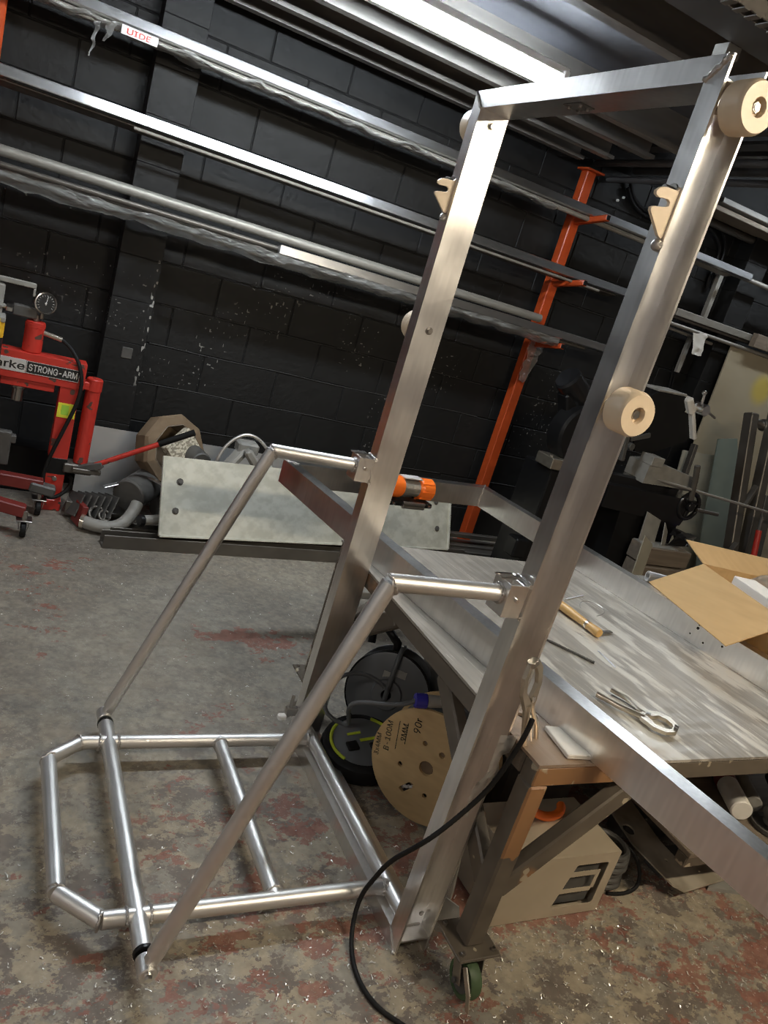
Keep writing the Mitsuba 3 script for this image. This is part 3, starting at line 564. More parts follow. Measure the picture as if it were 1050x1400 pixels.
# notes written up the face, reading bottom to top
tx, ty = unit(su * -.14 + sv * .99), unit(su * -.99 - sv * .14)
if np.cross(tx, ty) @ n0 < 0: ty = -ty
def note(s, a, b, h): return text(s, C0 + n0 * .0004 + su * a + sv * b, tx, ty, h, depth=.0008)
NU = (-.166, -.048, -.138, -.015, -.092, .045, -.055, .095)
for (t_, i_, h_) in (('3x4MM', 0, .016), ('B-100M', 2, .019), ('9MM', 4, .019), ('90r', 6, .024)): part(sp, 'handwriting', note(t_, NU[i_], NU[i_ + 1], h_), 'ink')
for (a_, b_, l_) in ((-.125, .055, .10), (-.098, .075, .075)): part(sp, 'underline', frame_box(C0 + n0 * .0006 + su * a_ + sv * b_, (l_, .0022, .0008), tx, ty, n0, .0002), 'ink')
er = thing('extension_reel', 'dark grey extension cable reel with black carry handle behind the plywood spool', 'cable reel')
e0, en = V(1.48, 2.17, .165), unit(V(-.62, -.75, .22)); es = unit(np.cross(EZ, en)); ev = np.cross(en, es)
part(er, 'front_flange', lathe([(.02, -.004), (.155, -.004), (.163, 0), (.163, .008), (.150, .014), (.06, .020), (.055, .030), (.02, .032), (.018, .02)], e0, en, 40), 'grey_plastic', R_)
part(er, 'rear_flange', lathe([(.02, 0), (.163, 0), (.163, -.010), (.02, -.012)], e0 - en * .11, en, 40), 'grey_plastic', R_)
part(er, 'drum', cyl(e0 - en * .11, e0, .10, 28, .001), 'black_plastic', R_)
part(er, 'rim_tube', torus(e0 + en * .004, en, .158, .007, 44, 8), 'black_plastic', R_)
hp = [e0 - en * .06 + ev * .10 - es * .02, e0 - en * .05 + ev * .18 - es * .03, e0 - en * .07 + ev * .22 - es * .09, e0 - en * .09 + ev * .19 - es * .14, e0 - en * .08 + ev * .14 - es * .13]
part(er, 'carry_handle', tube(hp, .016, 10), 'black_plastic', R_)
part(er, 'stand_tube', tube(curve([e0 + en * .03 + ev * -.02, e0 + en * .045 + ev * .08, e0 + en * .02 + ev * .165, e0 - en * .05 + ev * .175], 14), .010, 10), 'grey_plastic', R_)
for (a, b) in ((.05, .07), (-.03, .05)): part(er, 'rating_label', frame_box(e0 + en * .0185 + es * a * .5 + ev * (b + .02), (.045, .028, .002), es, ev, en, .0005), 'mid_grey')
part(er, 'foot_tube', tube([e0 - en * .05 + es * .13 + V(0, 0, -.157), e0 - en * .05 - es * .13 + V(0, 0, -.157)], .008, 8), 'black_plastic', R_)
er2 = thing('extension_reel', 'low black cable reel with yellow green trim lying flat beside the platform', 'cable reel')
g0 = V(1.325, 1.985, .0); gn = unit(V(-.16, -.14, .97)); gs = unit(np.cross(EY, gn)); gv = np.cross(gn, gs)
part(er2, 'tyre_body', lathe([(.06, .004), (.128, .004), (.142, .02), (.145, .05), (.138, .072), (.12, .080), (.06, .078), (.06, .004)], g0 + V(0, 0, .022), gn, 40), 'black_rubber', R_)
part(er2, 'top_plate', lathe([(.001, .088), (.06, .088), (.10, .082), (.118, .078), (.10, .074), (.001, .074)], g0 + V(0, 0, .022), gn, 36), 'grey_plastic', R_)
part(er2, 'trim_band', cat([torus(g0 + V(0, 0, .022) + gn * .084, gn, .112, .0055, 24, 8, -2.6, -.6), torus(g0 + V(0, 0, .022) + gn * .084, gn, .112, .0055, 24, 8, .6, 2.2), frame_box(g0 + gn * .112 + gs * .02, (.06, .012, .004), gs, gv, gn, .001), frame_box(g0 + gn * .112 - gs * .02 + gv * .035, (.05, .010, .004), gs, gv, gn, .001)]), 'hi_vis', R_)
part(er2, 'socket_cover', cat([frame_box(g0 + gn * .114 + gs * .035 - gv * .04, (.04, .04, .012), gs, gv, gn, .004), frame_box(g0 + gn * .114 - gs * .045 - gv * .02, (.04, .04, .012), gs, gv, gn, .004)]), 'black_plastic')
pc = thing('plug_lead', 'grey supply lead with blue and white round plug resting on the plywood spool', 'plug')
q0 = C0 + sv * .214 - su * .045 - n0 * .03
px_ = unit(V(.80, -.25, .12))
part(pc, 'blue_collar', cyl(q0 - px_ * .075, q0 - px_ * .035, .024, 20), 'blue_plastic', R_)
part(pc, 'plug_body', lathe([(.001, 0), (.019, 0), (.021, .01), (.019, .05), (.012, .058), (.011, .08), (.001, .08)], q0 - px_ * .035, px_, 20), 'mid_grey', R_)
part(pc, 'lead', cat([tube(curve([q0 + px_ * .045, q0 + px_ * .12 + V(0, .02, .0), q0 + px_ * .20 + V(.02, .06, -.02), q0 + px_ * .28 + V(.05, .1, -.07)], 20), .009, 9), tube(curve([q0 - px_ * .07, q0 - px_ * .14 + V(0, 0, -.02), q0 - px_ * .20 + V(-.03, .06, -.06), V(1.24, 2.03, .135), V(1.18, 2.05, .17), V(1.20, 2.10, .245), V(1.30, 2.12, .28), V(1.40, 2.08, .25)], 40), .0075, 9)]), 'grey_plastic', R_)

# ------------------------------------------------------------------ under the bench
cab = thing('steel_cabinet', 'beige steel equipment case with three vent slots on the floor under the bench', 'equipment case')
cx0, cx1, cy0, cy1, cz = 1.44, 1.842, 1.262, 1.50, .228
face = sbox(cx0, .004, cx1, cz)
wdw = Polygon([(1.655, .045), (1.80, .045), (1.80, .185), (1.69, .185)]).buffer(.008)
face = face.difference(wdw)
bars = [sbox(1.64, .090, 1.776, .104), sbox(1.64, .150, 1.776, .166), sbox(1.772, .10, 1.786, .166)]
for b_ in bars: face = face.union(b_)
part(cab, 'front_panel', ext(face, (0, cy0, 0), EX, EZ, -.003) if np.cross(EX, EZ)[1] > 0 else ext(face, (0, cy0, 0), EX, EZ, -.003), 'beige_steel')
part(cab, 'shell', cat([box(cx0, cx1, cy0 + .003, cy1, cz - .004, cz, .001), box(cx1 - .004, cx1, cy0 + .003, cy1, .004, cz, .001), box(cx0, cx0 + .004, cy0 + .003, cy1, .004, cz, .001), box(cx0, cx1, cy1 - .004, cy1, .004, cz, .001), box(cx0, cx1, cy0 + .003, cy1, .004, .008, .001)]), 'beige_steel')
part(cab, 'vent_mesh', box(1.62, 1.80, cy0 + .02, cy0 + .024, .03, .20, .001), 'dark_grey')
part(cab, 'base_strip', box(cx0 + .004, cx1 - .004, cy0 + .004, cy1 - .004, 0, .006, 0), 'black_rubber')
co = thing('hose_coil', 'dark ribbed hose coil on the floor beside the vented steel case', 'hose')
part(co, 'coil', cat([torus((1.955, 1.40, .012 + .021 * i), V(.02 * (i % 2), .03, 1), .075 - .004 * (i % 3), .0105, 36, 8) for i in range(6)]), 'dark_grey', R_)
part(co, 'hose_tail', tube(curve([(2.02, 1.37, .125), (2.045, 1.33, .09), (2.04, 1.30, .03), (2.0, 1.30, .009), (1.93, 1.31, .009)], 20), .006, 8), 'black_rubber', R_)
sl = thing('slotted_plate', 'shiny steel plate with a long tapered slot lying raised on the floor under the bench', 'steel plate')
pl = Polygon([(2.115, 1.42), (2.155, 1.265), (2.18, 1.242), (2.40, 1.262), (2.52, 1.62), (2.13, 1.62)])
sslot = Polygon([(2.255, 1.345), (2.290, 1.340), (2.30, 1.42), (2.265, 1.60), (2.250, 1.60), (2.240, 1.42)]).buffer(.004)
holes_ = Point(2.135, 1.475).buffer(.022, 10)
plm = pl.buffer(.01).difference(sslot).difference(holes_).difference(Point(2.20, 1.345).buffer(.006)).difference(Point(2.305, 1.29).buffer(.005))
mm = ext(plm, (0, 0, .055), EX, EY, .006); vv = mm.vertices.copy(); vv[:, 2] += (vv[:, 1] - 1.24) * .14; mm = trimesh.Trimesh(vv, mm.faces, process=False)
part(sl, 'plate', mm, 'mirror_plate')
part(sl, 'packing_block', cat([box(2.2, 2.36, 1.34, 1.42, 0, .062, .003), box(2.18, 2.46, 1.52, 1.6, 0, .088, .003)]), 'dark_grey')
one('steel_strip', ext([(2.36, 1.27), (2.60, 1.20), (2.66, 1.30), (2.44, 1.36)], (0, 0, .0), EX, EY, .014), 'mid_grey', 'thin flat steel offcut on the floor poking out beyond the slotted plate', 'steel offcut')
one('orange_wedge', ext([(2.43, 1.385), (2.47, 1.37), (2.50, 1.46), (2.44, 1.47)], (0, 0, .016), EX, EY, .04), 'yellow_paint', 'small orange yellow block beside the slotted plate', 'block')
tb = thing('tool_case', 'dark plastic tool case under the near end of the bench behind the beige steel case', 'tool case')
part(tb, 'body', box(1.70, 2.05, 1.68, 1.92, 0, .36, .02), 'dark_grey'); part(tb, 'lid', box(1.69, 2.06, 1.67, 1.93, .365, .44, .015), 'grey_plastic')
oc_ = thing('orange_strap', 'bright orange plastic strap lying on top of the beige steel case', 'strap')
part(oc_, 'loop', tube(curve([(1.575, 1.43, .300), (1.60, 1.42, .262), (1.65, 1.41, .243), (1.71, 1.42, .243), (1.74, 1.45, .245)], 16), [.014] * 16, 10), 'winch_orange', R_)
part(oc_, 'buckle', box(1.56, 1.592, 1.42, 1.45, .232, .315, .006), 'winch_orange')
db = thing('drawer_unit', 'low grey metal drawer unit on the floor below the bench near the spool', 'drawer unit')
part(db, 'body', box(1.66, 2.02, 2.03, 2.27, 0, .50, .003), 'dark_grey')
for i in range(3): part(db, 'drawer_front', box(1.67, 2.01, 2.016, 2.03, .05 + i * .15, .18 + i * .15, .003), 'mid_grey')
off = thing('steel_offcuts', 'upright bent steel offcut leaning behind the near bench leg', 'steel offcut')
part(off, 'bent_plate', cat([panel4(V(1.30, 1.44, .0), V(1.36, 1.36, .0), V(1.33, 1.38, .30), V(1.28, 1.43, .26), .004), panel4(V(1.36, 1.36, 0), V(1.40, 1.40, 0), V(1.36, 1.41, .27), V(1.33, 1.38, .30), .004)]), 'mid_grey')
one('steel_offcut', panel4(V(1.245, 1.30, 0), V(1.33, 1.24, 0), V(1.30, 1.26, .10), V(1.235, 1.32, .12), .005), 'mid_grey', 'small triangular steel offcut leaning at the foot of the near bench leg', 'steel offcut')
gr = thing('angle_grinder', 'dark angle grinder with coiled flex on the shelf at the right end under the bench', 'angle grinder')
part(gr, 'motor_body', tube([(2.50, 1.245, .335), (2.58, 1.27, .335), (2.68, 1.30, .33)], [.034, .036, .03], 14), 'black_plastic', R_)
part(gr, 'gear_head', cat([trimesh.creation.icosphere(2, .042).apply_transform(trimesh.transformations.translation_matrix((2.465, 1.235, .340))), cyl((2.46, 1.235, .30), (2.46, 1.235, .34), .03, 16)]), 'dark_grey', R_)
part(gr, 'guard', lathe([(.01, 0), (.062, 0), (.065, .014), (.062, .016)], (2.46, 1.235, .284), EZ, 24), 'dark_grey', R_)
part(gr, 'flex', cat([torus((2.60, 1.31, .375 + .013 * i), V(.1 * (i % 2), -.1, 1), .075 - .006 * i, .006, 30, 7) for i in range(4)]), 'black_rubber', R_)
rl = thing('paper_roll', 'pale paper wrapped tube with a black and red band on the shelf under the bench', 'tube')
part(rl, 'tube', cyl((2.62, 1.72, .318), (2.36, 1.285, .318), .036, 22), 'white_paint', R_)
part(rl, 'printed_band', cyl((2.520, 1.553, .318), (2.455, 1.444, .318), .0368, 22, .0005), 'black_plastic', R_)
part(rl, 'red_band', cyl((2.455, 1.444, .318), (2.434, 1.409, .318), .0368, 22, .0005), 'dark_red', R_)
one('paper_tube', cyl((2.70, 1.66, .312), (2.46, 1.315, .312), .030, 22), 'mid_grey', 'plain grey paper tube beside the banded tube on the shelf under the bench', 'tube', smooth=R_)
one('back_carton', box(2.42, 2.86, 1.95, 2.25, .28, .56, .004), 'brown_card', 'brown carton at the back of the shelf under the bench', 'carton')
one('grey_crate', box(2.0, 2.26, 1.98, 2.26, .28, .55, .006), 'grey_plastic', 'dark grey plastic crate on the shelf under the bench', 'crate')

# ------------------------------------------------------------------ wall racking
def rack(x, label):
    k = thing('rack_post', label, 'rack post', 'rack posts')
    part(k, 'post', box(x, x + .072, 4.335, 4.407, .008, 2.568, .006), 'orange_paint')
    part(k, 'top_plate', box(x - .035, x + .107, 4.30, 4.409, 2.568, 2.580, .002), 'orange_paint')
    part(k, 'base_plate', box(x - .03, x + .10, 4.31, 4.409, 0, .008, .002), 'orange_paint')
    for z in (2.262, 1.868, 1.468):
        a = part(k, 'arm', beam((x + .036, 4.34, z), (x + .036, 4.035, z + .045), .034, .034, b=.004), 'orange_paint')
        part(a, 'end_cap', beam((x + .036, 4.036, z + .045), (x + .036, 4.031, z + .0455), .028, .028, b=.003), 'black_plastic')
    return k
rack(3.150, 'orange painted steel rack post with three arms against the black wall')
rack(-.172, 'orange rack post at the left edge of the picture')
G = 'stock lengths on the wall rack'
def tb_(x0, x1, y0, y1, z0, z1, b=.002, deg=10.5):
    t_ = math.radians(deg); return frame_box(((x0+x1)/2, (y0+y1)/2, (z0+z1)/2), (x1-x0, y1-y0, z1-z0), EX, V(0, math.cos(t_), -math.sin(t_)), V(0, math.sin(t_), math.cos(t_)), b)
def bar(name, m, mt, lab, smooth=False): return one(name, m, mt, lab, 'bar', 'stock bars on the wall rack', smooth)
# top arms, z about 2.31
bar('box_section', tb_(-1.2, 4.69, 4.17, 4.21, 2.305, 2.352, .003), 'aluminium_bright', 'pale aluminium box section at the front of the top rack level')
bar('flat_bar', tb_(-1.0, 4.55, 4.22, 4.30, 2.294, 2.309, .002), 'dull_bar', 'dull flat bar lying behind the front bar on the top rack level')
bar('steel_tube', tube([(-1.1, 4.20, 2.285), (3.9, 4.20, 2.285)], .015, 10), 'dull_bar', 'dull round tube hanging below the front bar of the top rack level', R_)
bar('steel_tube', tube([(-.9, 4.275, 2.325), (5.6, 4.275, 2.325)], .017, 12), 'dull_bar', 'long brownish tube at the back of the top rack level', R_)
# middle arms, z about 1.95
bar('box_section', tb_(-1.2, 3.72, 4.165, 4.205, 1.925, 1.975, .003, 12.5), 'aluminium_bright', 'bright aluminium box section on the middle rack level catching the lamp')
bar('flat_bar', tb_(-1.0, 3.60, 4.212, 4.31, 1.906, 1.920, .002), 'dark_bar', 'dark flat bar behind the bright section on the middle rack level')
bar('steel_tube', tube([(.48, 4.15, 1.905), (3.4, 4.15, 1.905)], .008, 8), 'dull_bar', 'thin tube under the bright section on the middle rack level', R_)
# lower arms, z about 1.58
bar('steel_tube', tube([(-1.3, 4.27, 1.635), (3.12, 4.27, 1.635)], .026, 16), 'dull_bar', 'grey round tube along the back of the lowest rack level', R_)
bar('flat_bar', tb_(-1.3, 3.1, 4.17, 4.25, 1.556, 1.574, .002), 'dull_bar', 'wide dull flat bar in the middle of the lowest rack level')
bar('steel_tube', tube([(-1.2, 4.14, 1.575), (2.9, 4.14, 1.575)], .014, 10), 'dark_bar', 'dark thin tube on the lowest rack level above the plastic wrapping', R_)
bar('box_section', tb_(1.265, 3.69, 4.055, 4.10, 1.550, 1.598, .003), 'aluminium_bright', 'short aluminium box section at the front of the lowest rack level')
bar('box_section', box(2.9, 3.42, 4.105, 4.13, 1.53, 1.556, .002), 'dark_bar', 'dark stub of bar under the end of the short aluminium section')
# clear wrapping
def film(x0, x1, ya, yb_, ztop, drop, seed, tail=None):
    rr = np.random.default_rng(seed); nx, ny = 90, 14; v = []
    for i in range(nx):
        x = x0 + (x1 - x0) * i / (nx - 1)
        for j in range(ny):
            a = math.pi * j / (ny - 1); y = (ya + yb_) / 2 - (yb_ - ya) / 2 * math.cos(a)
            d = drop * (.75 + .25 * meshkit.noise(V(x * 3, seed, 0)))
            v.append((x, y, ztop - d * max(math.sin(a), 0) ** .6))
    v = np.array(v); v += (np.stack([meshkit.noise(v * 14, s + seed) for s in range(3)], 1) - .5) * .028 * V(.3, 1, 1)
    v += (np.stack([meshkit.noise(v * 50, s + seed + 5) for s in range(3)], 1) - .5) * .010
    f = [(i*ny + j, (i+1)*ny + j, (i+1)*ny + j + 1, i*ny + j + 1) for i in range(nx-1) for j in range(ny-1)]
    return (v, np.array(f))
one('plastic_wrap', film(-1.2, 3.16, 4.05, 4.30, 1.556, .070, 11), 'film_wrap', 'crinkled clear plastic wrapping hanging under the lowest rack level', 'plastic wrap', smooth=True, group='clear wrapping on the racking')
one('plastic_wrap', film(-.4, 2.9, 4.165, 4.28, 2.292, .028, 12), 'film_wrap', 'clear plastic wrapping under the bars of the top rack level', 'plastic wrap', smooth=True, group='clear wrapping on the racking')
tq = np.array([(3.135, 4.32, 1.47), (3.24, 4.31, 1.47), (3.19, 4.312, 1.36), (3.23, 4.318, 1.24), (3.14, 4.325, 1.20)])
one('plastic_wrap', rag([(3.13, 4.30, 1.50), (3.26, 4.30, 1.50), (3.15, 4.318, 1.22), (3.20, 4.318, 1.20)], 3), 'film_wrap', 'torn end of clear wrapping clinging to the orange post', 'plastic wrap', smooth=True, group='clear wrapping on the racking')
for i, (xa, l) in enumerate([(.245, .15), (.30, .07)]):
    one('plastic_strip', rag([(xa, 4.13, 2.275), (xa + .03, 4.13, 2.275), (xa - .01, 4.13, 2.275 - l), (xa + .0, 4.13, 2.275 - l)], 20 + i), 'film_wrap', ('longer' if i == 0 else 'shorter') + ' torn plastic strip hanging from the top rack level', 'plastic strip', smooth=True, group='torn plastic strips')
tp = thing('printed_wrap', 'white wrapping tape with red print around the top rack bars', 'tape')
part(tp, 'tape', box(.355, .515, 4.150, 4.153, 2.262, 2.300, .001), 'silver_label')
part(tp, 'print', text('UIDE', (.375, 4.1494, 2.269), EX, EZ, .022, True, .0006, .11), 'red_ink')

# right end of the rack
R2 = [('box_section', box(4.26, 6.3, 4.30, 4.37, 1.935, 1.985, .003), 'dull_bar', 'long pale brown section on the rack at the right'),
      ('flat_bar', box(4.2, 6.3, 4.33, 4.42, 1.915, 1.932, .002), 'dark_bar', 'dark flat bar under the pale brown section at the right')]
for a in R2: bar(*a)
bar('steel_tube', tube([(4.2, 4.31, 1.872), (6.2, 4.31, 1.872)], .014, 10), 'dull_bar', 'thin tube below the pale brown section at the right', R_)
bar('steel_tube', tube([(4.30, 4.40, 1.845), (6.0, 4.36, 1.80)], .012, 8), 'dull_bar', 'lowest thin rod on the rack at the right', R_)
bar('steel_tube', tube([(4.2, 4.40, 2.60), (6.2, 4.40, 2.60)], .026, 12), 'dark_bar', 'dark pipe high on the wall at the right below the boards', R_)
bar('timber_board', box(4.2, 6.2, 4.22, 4.45, 2.70, 2.735, .003), 'joist_paint', 'pale wide board high on the rack at the right')
bar('timber_board', box(4.1, 6.2, 4.16, 4.40, 2.63, 2.66, .003), 'plank_wood', 'brown plank below the pale wide board at the right')
bar('timber_board', box(5.06, 6.2, 4.24, 4.29, 1.90, 2.0, .002), 'plank_wood', 'short plank end in front of the rack at the right edge')
st = thing('strut_frame', 'grey slotted steel strut upright with a bracket on the wall at the right', 'strut')
part(st, 'upright', box(4.625, 4.665, 4.40, 4.44, 1.985, 2.36, .003), 'mid_grey'); part(st, 'top_clip', box(4.60, 4.70, 4.37, 4.45, 2.34, 2.385, .003), 'mid_grey')
part(st, 'lower_upright', box(4.585, 4.62, 4.41, 4.44, 1.56, 1.85, .003), 'mid_grey')
cn = thing('wall_conduit', 'pair of black cables bending down the wall at the right', 'cable')
for d_ in (0, .045):
    part(cn, 'cable', tube(curve([(3.6, 4.47, 2.60 + d_), (4.3, 4.47, 2.575 + d_), (4.50 + d_, 4.47, 2.55 + d_), (4.60 + d_, 4.47, 2.46 + d_ * .5), (4.61 + d_, 4.47, 2.36), (4.62 + d_, 4.47, 2.2)], 40), .013, 8), 'black_plastic', R_)
for d_ in (0, .03):
    part(cn, 'drop_cable', tube(curve([(4.60 + d_, 4.47, 1.60), (4.63 + d_, 4.47, 1.45), (4.66 + d_, 4.47, 1.20)], 14), .008, 8), 'black_plastic', R_)
one('card_tag', rag([(4.47, 4.285, 1.865), (4.60, 4.285, 1.885), (4.53, 4.28, 1.71), (4.63, 4.28, 1.72)], 31), 'white_paint', 'crumpled pale card tag hanging from the rack at the right', 'tag', smooth=True)
one('wall_hook', tube([(4.86, 4.43, 1.36), (5.02, 4.41, 1.49), (4.955, 4.41, 1.535), (4.935, 4.42, 1.50)], .008, 8), 'dark_grey', 'bent dark rod hook on the pilaster at the right', 'hook', smooth=R_)
for i, (x, z) in enumerate([(3.56, 2.50), (3.60, 2.53)]):
    one('cable_clip', box(x, x + .014, 4.478, 4.498, z, z + .016, .003), 'clean_white', ('lower' if i == 0 else 'upper') + ' tiny white cable clip high on the dark wall right of the orange post', 'clip', group='cable clips')
one('wall_box', cat([box(.645, .70, YW - .14, YW - .133,   .80, .86, .003)]), 'dark_grey', 'small dark worn patch plate on the left pilaster', 'plate')

# ------------------------------------------------------------------ left: hydraulic press and garage tackle
pr = thing('shop_press', 'red hydraulic shop press with gauge and STRONG-ARM beam by the left wall', 'press')
PY = 4.10
part(pr, 'crossbeam', cat([box(-.55, .49, PY - .055, PY - .049, .655, .785, .001), box(-.55, .49, PY - .05, PY + .05, .777, .785, .001), box(-.55, .49, PY - .05, PY + .05, .655, .663, .001), box(-.55, .49, PY + .044, PY + .05, .655, .785, .001)]), 'red_paint')
lp = part(pr, 'name_plate', box(.012, .219, PY - .0575, PY - .055, .688, .752, .0005), 'silver_label')
part(lp, 'lettering', text('Clarke', (.020, PY - .0576, .703), EX, EZ, .034, True, .0006, .195), 'ink')
lp = part(pr, 'name_plate', box(.220, .462, PY - .0575, PY - .055, .690, .750, .0005), 'black_label')
part(lp, 'lettering', text('STRONG-ARM', (.230, PY - .0576, .705), EX, EZ, .031, True, .0006, .222), 'silver_label')
part(lp, 'border', cat([box(.221, .461, PY - .0582, PY - .0575, .690, .6925, 0), box(.221, .461, PY - .0582, PY - .0575, .7475, .750, 0), box(.221, .2235, PY - .0582, PY - .0575, .690, .750, 0), box(.4585, .461, PY - .0582, PY - .0575, .690, .750, 0)]), 'silver_label')
part(pr, 'guide_plate', box(.12, .36, PY - .045, PY + .045, .615, .655, .003), 'red_paint')
rm = part(pr, 'ram_cylinder', cat([cyl((.235, PY, .785), (.235, PY, .935), .044, 24), cyl((.235, PY, .905), (.235, PY, .925), .046, 24)]), 'red_paint', R_)
part(rm, 'neck', cyl((.235, PY, .935), (.235, PY, .965), .014, 14), 'steel_bolt', R_)
part(rm, 'piston', cat([cyl((.205, PY, .535), (.205, PY, .62), .026, 20), cyl((.205, PY, .60), (.205, PY, .616), .034, 20)]), 'steel_bolt', R_)
gb = part(pr, 'valve_block', box(.13, .235, PY - .025, PY + .025, .945, .995, .004), 'dark_grey')
part(pr, 'pressure_pipe', tube(curve([(.10, PY, .97), (.05, PY, .972), (-.02, PY, .985), (-.10, PY, 1.0)], 14), .010, 8), 'chrome', R_)
part(pr, 'pipe_nut', cyl((.10, PY, .97), (.13, PY, .97), .02, 6), 'chrome')
gd = unit(V(.30, -.92, .10)); gc = V(.262, PY - .03, 1.030)
ga = part(pr, 'gauge', lathe([(.001, -.045), (.046, -.045), (.048, -.04), (.048, -.004), (.052, -.002), (.052, .004), (.046, .005), (.045, .001), (.001, .001)], gc, gd, 30), 'chrome', R_)
part(ga, 'dial', lathe([(.001, .0015), (.0445, .0015), (.0445, .0012), (.001, .0012)], gc, gd, 30), 'black_label')
gx = unit(np.cross(EZ, gd)); gy = np.cross(gd, gx)
tk = [frame_box(gc + gd * .0024 + .036 * (math.cos(a) * gx + math.sin(a) * gy), (.008, .002, .0008), math.cos(a) * gx + math.sin(a) * gy, np.cross(gd, math.cos(a) * gx + math.sin(a) * gy), gd, .0002) for a in np.linspace(-.6, 3.8, 14)]
part(ga, 'needle', cat(tk + [beam(gc + gd * .003 - gy * .008, gc + gd * .003 + gy * .034 + gx * .008, .003, .001, gd, .0003), cyl(gc + gd * .001, gc + gd * .005, .005, 10)]), 'silver_label')
part(ga, 'stem', cyl(gc - gd * .02 + V(0, 0, -.045), gc - gd * .02 + V(0, 0, -.075), .010, 10), 'steel_bolt')
for x in (.43, -.50):
    lg = part(pr, 'leg', cat([box(x - .045, x + .045, PY - .050, PY - .044, .06, .66, .001), box(x - .045, x - .039, PY - .05, PY + .03, .06, .66, .001), box(x + .039, x + .045, PY - .05, PY + .03, .06, .66, .001)]), 'red_paint')
    part(lg, 'black_band', box(x - .0465, x + .0465, PY - .0515, PY + .031, .20, .285, .001), 'black_plastic')
    part(lg, 'bolt', cyl((x, PY - .049, .175), (x, PY - .056, .175), .012, 12), 'steel_bolt'); part(lg, 'bolt', cyl((x, PY - .049, .11), (x, PY - .056, .11), .010, 12), 'steel_bolt')
    part(lg, 'foot', box(x - .05, x + .05, PY - .055, PY + .10, 0, .06, .004), 'red_paint')
wl = part(pr, 'warning_label', box(.388, .472, PY - .0525, PY - .050, .50, .575, .0005), 'label_yellow'); part(wl, 'green_patch', box(.405, .44, PY - .053, PY - .0525, .515, .565, .0003), 'label_green')
part(pr, 'pump_bracket', box(.47, .57, PY - .05, PY + .02, .66, .70, .004), 'red_paint')
pm = part(pr, 'pump_cylinder', cat([cyl((.54, PY - .02, .27), (.54, PY - .02, .70), .036, 22), cyl((.54, PY - .02, .655), (.54, PY - .02, .72), .040, 22)]), 'red_paint', R_)
part(pm, 'pump_base', cat([box(.46, .60, PY - .07, PY + .03, .22, .27, .006), box(.50, .64, PY - .10, PY - .04, .238, .262, .004)]), 'dark_bar')
part(pr, 'hose', tube(curve([(.30, PY - .01, .885), (.36, PY - .02, .875), (.44, PY - .06, .80), (.475, PY - .075, .68), (.445, PY - .08, .50), (.39, PY - .08, .30), (.375, PY - .08, .17), (.41, PY - .09, .085), (.47, PY - .07, .10), (.50, PY - .06, .2)], 60), .0095, 9), 'black_rubber', R_)
part(pr, 'hose_fitting', cyl((.275, PY - .01, .888), (.36, PY - .02, .876), .013, 10), 'nickel', R_)
lv = part(pr, 'pump_lever', tube([(.585, PY - .08, .275), (.94, PY - .20, .525)], .0135, 12), 'red_paint', R_)
part(lv, 'grip', tube([(.88, PY - .18, .483), (1.03, PY - .23, .588)], .0165, 12), 'black_rubber', R_)
part(lv, 'socket', beam((.53, PY - .065, .25), (.64, PY - .10, .30), .035, .035, b=.004), 'dark_grey')
for k_ in [q_ for q_ in scene if q_.startswith('shop_press')]: scene[k_] = {**scene[k_], 'to_world': T().translate([-.035, 0, 0])}
jk = thing('bottle_jack', 'yellow hydraulic ram with black label at the left edge in front of the press', 'hydraulic jack')
jx, jy = .018, 3.92
part(jk, 'cylinder', cyl((jx, jy, .30), (jx, jy, .95), .050, 26, .004), 'yellow_paint', R_)
part(jk, 'black_label', cat([lathe([(.0508, .60), (.0508, .70), (.0505, .70), (.0505, .60)], (jx, jy, .16), EZ, 26), lathe([(.0508, .06), (.0508, .22), (.0505, .22), (.0505, .06)], (jx, jy, .40), EZ, 26)]), 'black_label', R_)
part(jk, 'pump_head', cat([cyl((jx - .01, jy + .05, .95), (jx - .01, jy + .05, 1.09), .042, 24), box(jx - .08, jx + .05, jy - .04, jy + .09, .93, .955, .004), cyl((jx - .01, jy + .05, .99), (jx - .01, jy + .05, 1.0), .055, 24)]), 'mid_grey', R_)
part(jk, 'handle_bar', cat([box(jx - .30, jx + .155, jy + .03, jy + .06, 1.10, 1.122, .003), box(jx + .145, jx + .155, jy + .03, jy + .06, 1.065, 1.10, .002)]), 'mid_grey')
part(jk, 'base', box(jx - .10, jx + .10, jy - .10, jy + .05, .235, .30, .01), 'dark_red')
ec = thing('engine_crane_leg', 'dark red wheeled leg frame on two castors at the left edge', 'crane leg')
part(ec, 'leg_beam', beam((-.5, 3.75, .25), (.26, 3.71, .115), .06, .055, b=.005), 'dark_red')
part(ec, 'leg_beam', beam((-.5, 4.0, .20), (.34, 3.985, .155), .06, .06, b=.005), 'dark_red')
part(ec, 'cross_plate', beam((.28, 3.98, .15), (.40, 3.98, .13), .07, .05, b=.008), 'dark_grey')
for (x, y) in ((.262, 3.69), (.335, 3.985)):
    ca = part(ec, 'castor', cat([cyl((x, y, .085), (x, y, .125), .012, 12), box(x - .035, x + .035, y - .035, y + .035, .078, .086, .003), beam((x - .024, y, .08), (x - .018, y - .02, .035), .03, .003, EX), beam((x + .024, y, .08), (x + .018, y - .02, .035), .03, .003, EX)]), 'steel_bolt', R_)
    part(ca, 'wheel', lathe([(.006, -.012), (.032, -.012), (.036, -.008), (.036, .008), (.032, .012), (.006, .012)], (x, y - .018, .036), EX, 24), 'black_rubber', R_)
    part(ca, 'hub', cyl((x - .0135, y - .018, .036), (x + .0135, y - .018, .036), .012, 14), 'steel_bolt', R_)
